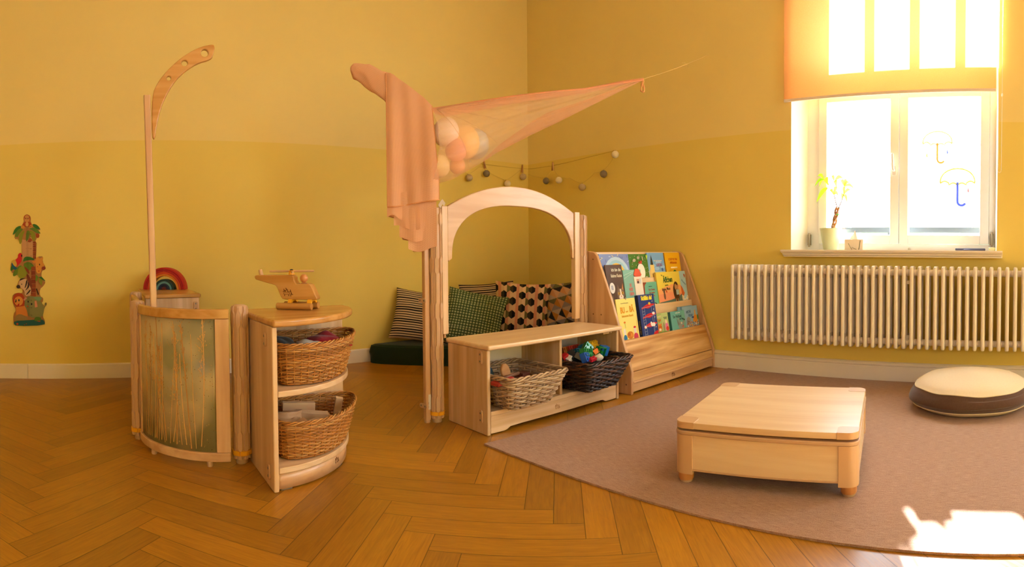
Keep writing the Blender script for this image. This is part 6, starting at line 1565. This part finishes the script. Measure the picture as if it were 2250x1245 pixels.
# umbrella stickers on the right pane
m_sticker, ntq, bq = newmat('sticker_film'); bq.inputs['Base Color'].default_value = lin('F8F4E6')
tq = N(ntq, 'ShaderNodeBsdfTranslucent'); tq.inputs[0].default_value = lin('FFFCF4'); mq = N(ntq, 'ShaderNodeMixShader'); mq.inputs[0].default_value = .9
ntq.links.new(bq.outputs[0], mq.inputs[1]); ntq.links.new(tq.outputs[0], mq.inputs[2]); ntq.links.new(mq.outputs[0], [n_ for n_ in ntq.nodes if n_.type == 'OUTPUT_MATERIAL'][0].inputs[0])
def film(c):
    m, nt, b = newmat('film_'+c); b.inputs['Base Color'].default_value = lin(c); t = N(nt, 'ShaderNodeBsdfTranslucent'); t.inputs[0].default_value = tuple(min(1,v*.4+.03) for v in lin(c)[:3])+(1,)
    x = N(nt, 'ShaderNodeMixShader'); x.inputs[0].default_value = .5; nt.links.new(b.outputs[0], x.inputs[1]); nt.links.new(t.outputs[0], x.inputs[2]); nt.links.new(x.outputs[0], [n_ for n_ in nt.nodes if n_.type == 'OUTPUT_MATERIAL'][0].inputs[0]); return m
def umbrella(label, y, z, s_, hcol, rim_, drops):
    t = thing('window_sticker', label, 'sticker', (.1485, y, z), 0, 'umbrella stickers on the window pane')
    M = Matrix(((0,0,-1,0),(-1,0,0,0),(0,1,0,0),(0,0,0,1)))      # local x -> -y, local y -> z, out of the glass into the room
    top_ = [(-.100*s_, -.004)]+[(-.100*s_*math.cos(PI*i/18), .078*s_*math.sin(PI*i/18)**.9) for i in range(19)]
    cres = []
    for k in range(4):
        for i in range(7): x = .100-.05*k-.05*i/6; cres.append((x*s_, (-.006+.012*math.sin(PI*i/6)-(.010 if k in (1,2) else 0)*(1))*s_))
    outline = [p for p in top_[1:]]+[p for p in cres]
    c = MB().prism(outline, 0, .0006).build('canopy_print', m_sticker, t, M=M)
    MB().tube([(p[0], p[1], .0006) for p in outline], .0045*s_, 5, closed=True, flat=.4).build('outline', film(rim_), t, M=M)
    st = [(0,.0),(0,-.11*s_)]+[(.024*s_-.024*s_*math.cos(a), -.110*s_-.024*s_*math.sin(a)) for a in [PI*.85*i/10 for i in range(1,11)]]
    MB().tube([(p[0], p[1], .0008) for p in st], .0078*s_, 6, flat=.4).build('handle', film(hcol), t, M=M)
    if drops:
        for dx, dy, cc in drops: dm_ = MB(); dm_.prism([(dx+.006*math.sin(a)*(1 if math.cos(a) < 0 else .6), dy+.014*math.cos(a)) for a in [2*PI*i/12 for i in range(12)]], 0, .0008); dm_.build('raindrop', film(cc), t, M=M)
umbrella('umbrella sticker with an orange handle, upper one on the right pane', -3.338, 1.470, .92, 'F0B860', 'F4E0A0', ((.063,-.055,'8A9ADC'),(-.066,-.075,'E0E07A')))
umbrella('umbrella sticker with a blue handle, lower one on the right pane', -3.466, 1.226, 1.08, '6A80E0', 'F4D070', ((.068,-.050,'F0A0A0'),(-.070,-.06,'F0E8E0')))

# ------------------------------------------------------------------ outside
gd = MB().box((.8,-14,-3.2),(16,8,-3.0)).build('ground_outside', flat('8A9A70', .9)); struct(gd)
led = MB().box((.30,-4.6,.918),(.34,-1.2,.952)).box((.30,-4.6,.40),(.34,-1.2,.44)).build('balcony_railing', flat('34383C', .8)); tag(led, 'dark railing just outside the window panes', 'railing')
for q in (-4.4, -3.0, -1.4): MB().box((.31,q-.01,.44),(.33,q+.01,.918)).build('railing_post', flat('34383C', .8), led)
hd = MB(); rr2 = random.Random(8)
for i in range(150):
    hd.ball((rr2.uniform(9,12), rr2.uniform(-11,5), rr2.uniform(-3,.9)), rr2.uniform(.5,.9), n=8)
for i, v in enumerate(hd.v): hd.v[i] = v+Vector((0,0,1))*noise.noise(v*1.7)*.25
h_o = hd.build('hedge', flat('7E8E5E', .9, .1)); tag(h_o, 'pale leafy hedge outside beyond the window', 'hedge', kind='stuff')
bo = thing('apartment_building', 'pale distant building seen through the left casement', 'building', (22,-3.5,-3))
MB().box((-3,-5,0),(3,6,5.2)).build('wall', flat('B8B4AC', .9), bo)
MB().prism([(-3.3,5.2),(3.3,5.2),(0,7.2)], -5.2, 6.2, M=Matrix(((1,0,0,0),(0,0,1,0),(0,1,0,0),(0,0,0,1)))).build('roof', flat('A88A78', .9), bo)

# ------------------------------------------------------------------ light
sun = bpy.data.objects.new('sun', bpy.data.lights.new('sun', 'SUN')); COL.objects.link(sun)
sun.data.energy = 95.0; sun.data.angle = R_(.8); sun.data.color = (.92, 1.0, 1.06)
sd_ = Vector((-1, -.42, -.485)); sun.rotation_euler = sd_.to_track_quat('-Z', 'Y').to_euler()
wd = bpy.data.worlds.new('sky'); SC.world = wd; wd.use_nodes = True
nt = wd.node_tree; bg_ = nt.nodes['Background']
bg_.inputs['Color'].default_value = (.82, .97, 1.12, 1); bg_.inputs['Strength'].default_value = 13.0
def area(nm, loc, rot, sx_, sy_, e, col=(1,.95,.88), portal=False):
    l = bpy.data.lights.new(nm, 'AREA'); l.shape = 'RECTANGLE'; l.size = sx_; l.size_y = sy_; l.energy = e; l.color = col
    o = bpy.data.objects.new(nm, l); COL.objects.link(o); o.location = loc; o.rotation_euler = rot
    if portal: l.cycles.is_portal = True
    return o
area('portal_window', (.30, (WY0+WY1)/2, 1.7), (0, PI/2, 0), 1.9, 1.35, 1, portal=True)
area('portal_window_far', (.30, (W2[0]+W2[1])/2, 1.7), (0, PI/2, 0), 1.9, 1.5, 1, portal=True)
# sky fill through the assumed, unseen window of the front wall
for i, (a, b, z0, z1) in enumerate(F2):
    area('portal_front_%d' % i, ((a+b)/2, RY0-.25, (z0+z1)/2), (-PI/2, 0, 0), b-a+.1, z1-z0+.1, 1, portal=True)

area('portal_left', (RX0-.25, -4.9, 1.8), (0, -PI/2, 0), 1.1, .9, 1, portal=True)  # sky portal for the added left wall opening
# ------------------------------------------------------------------ camera: level cylindrical panorama, as the photograph was stitched
F, PX0, PY0 = 1257.79, 1125.0, 583.29
yaw, pit, rol = .8669, -.0216, -.0085
fh = Vector((math.cos(yaw), math.sin(yaw), 0)); rt = Vector((math.sin(yaw), -math.cos(yaw), 0)); up = Vector((0,0,1))
fw = fh*math.cos(pit)+up*math.sin(pit); u2 = -fh*math.sin(pit)+up*math.cos(pit)
r3 = rt*math.cos(rol)+u2*math.sin(rol); u3 = -rt*math.sin(rol)+u2*math.cos(rol)
cam = bpy.data.cameras.new('camera'); co = bpy.data.objects.new('camera', cam); COL.objects.link(co)
co.matrix_world = Matrix(((r3.x,u3.x,-fw.x,-3.4114),(r3.y,u3.y,-fw.y,-3.7861),(r3.z,u3.z,-fw.z,.7831),(0,0,0,1)))
cam.type = 'PANO'; cam.panorama_type = 'CENTRAL_CYLINDRICAL'
cam.central_cylindrical_range_u_min = -PX0/F; cam.central_cylindrical_range_u_max = (2250-PX0)/F
cam.central_cylindrical_range_v_min = -(1245-PY0)/F; cam.central_cylindrical_range_v_max = PY0/F
cam.central_cylindrical_radius = 1.0
cam.clip_start = .05; cam.clip_end = 200
SC.camera = co
SC.view_settings.view_transform = 'Standard'; SC.view_settings.look = 'None'; SC.view_settings.exposure = 0.08; SC.view_settings.gamma = 1
SC.view_settings.use_curve_mapping = False
SC.cycles.use_denoising = True; SC.cycles.max_bounces = 9; SC.cycles.diffuse_bounces = 5; SC.cycles.transparent_max_bounces = 14; SC.cycles.adaptive_threshold = .02
SC.cycles.sample_clamp_indirect = 8; SC.cycles.caustics_reflective = False; SC.cycles.caustics_refractive = False
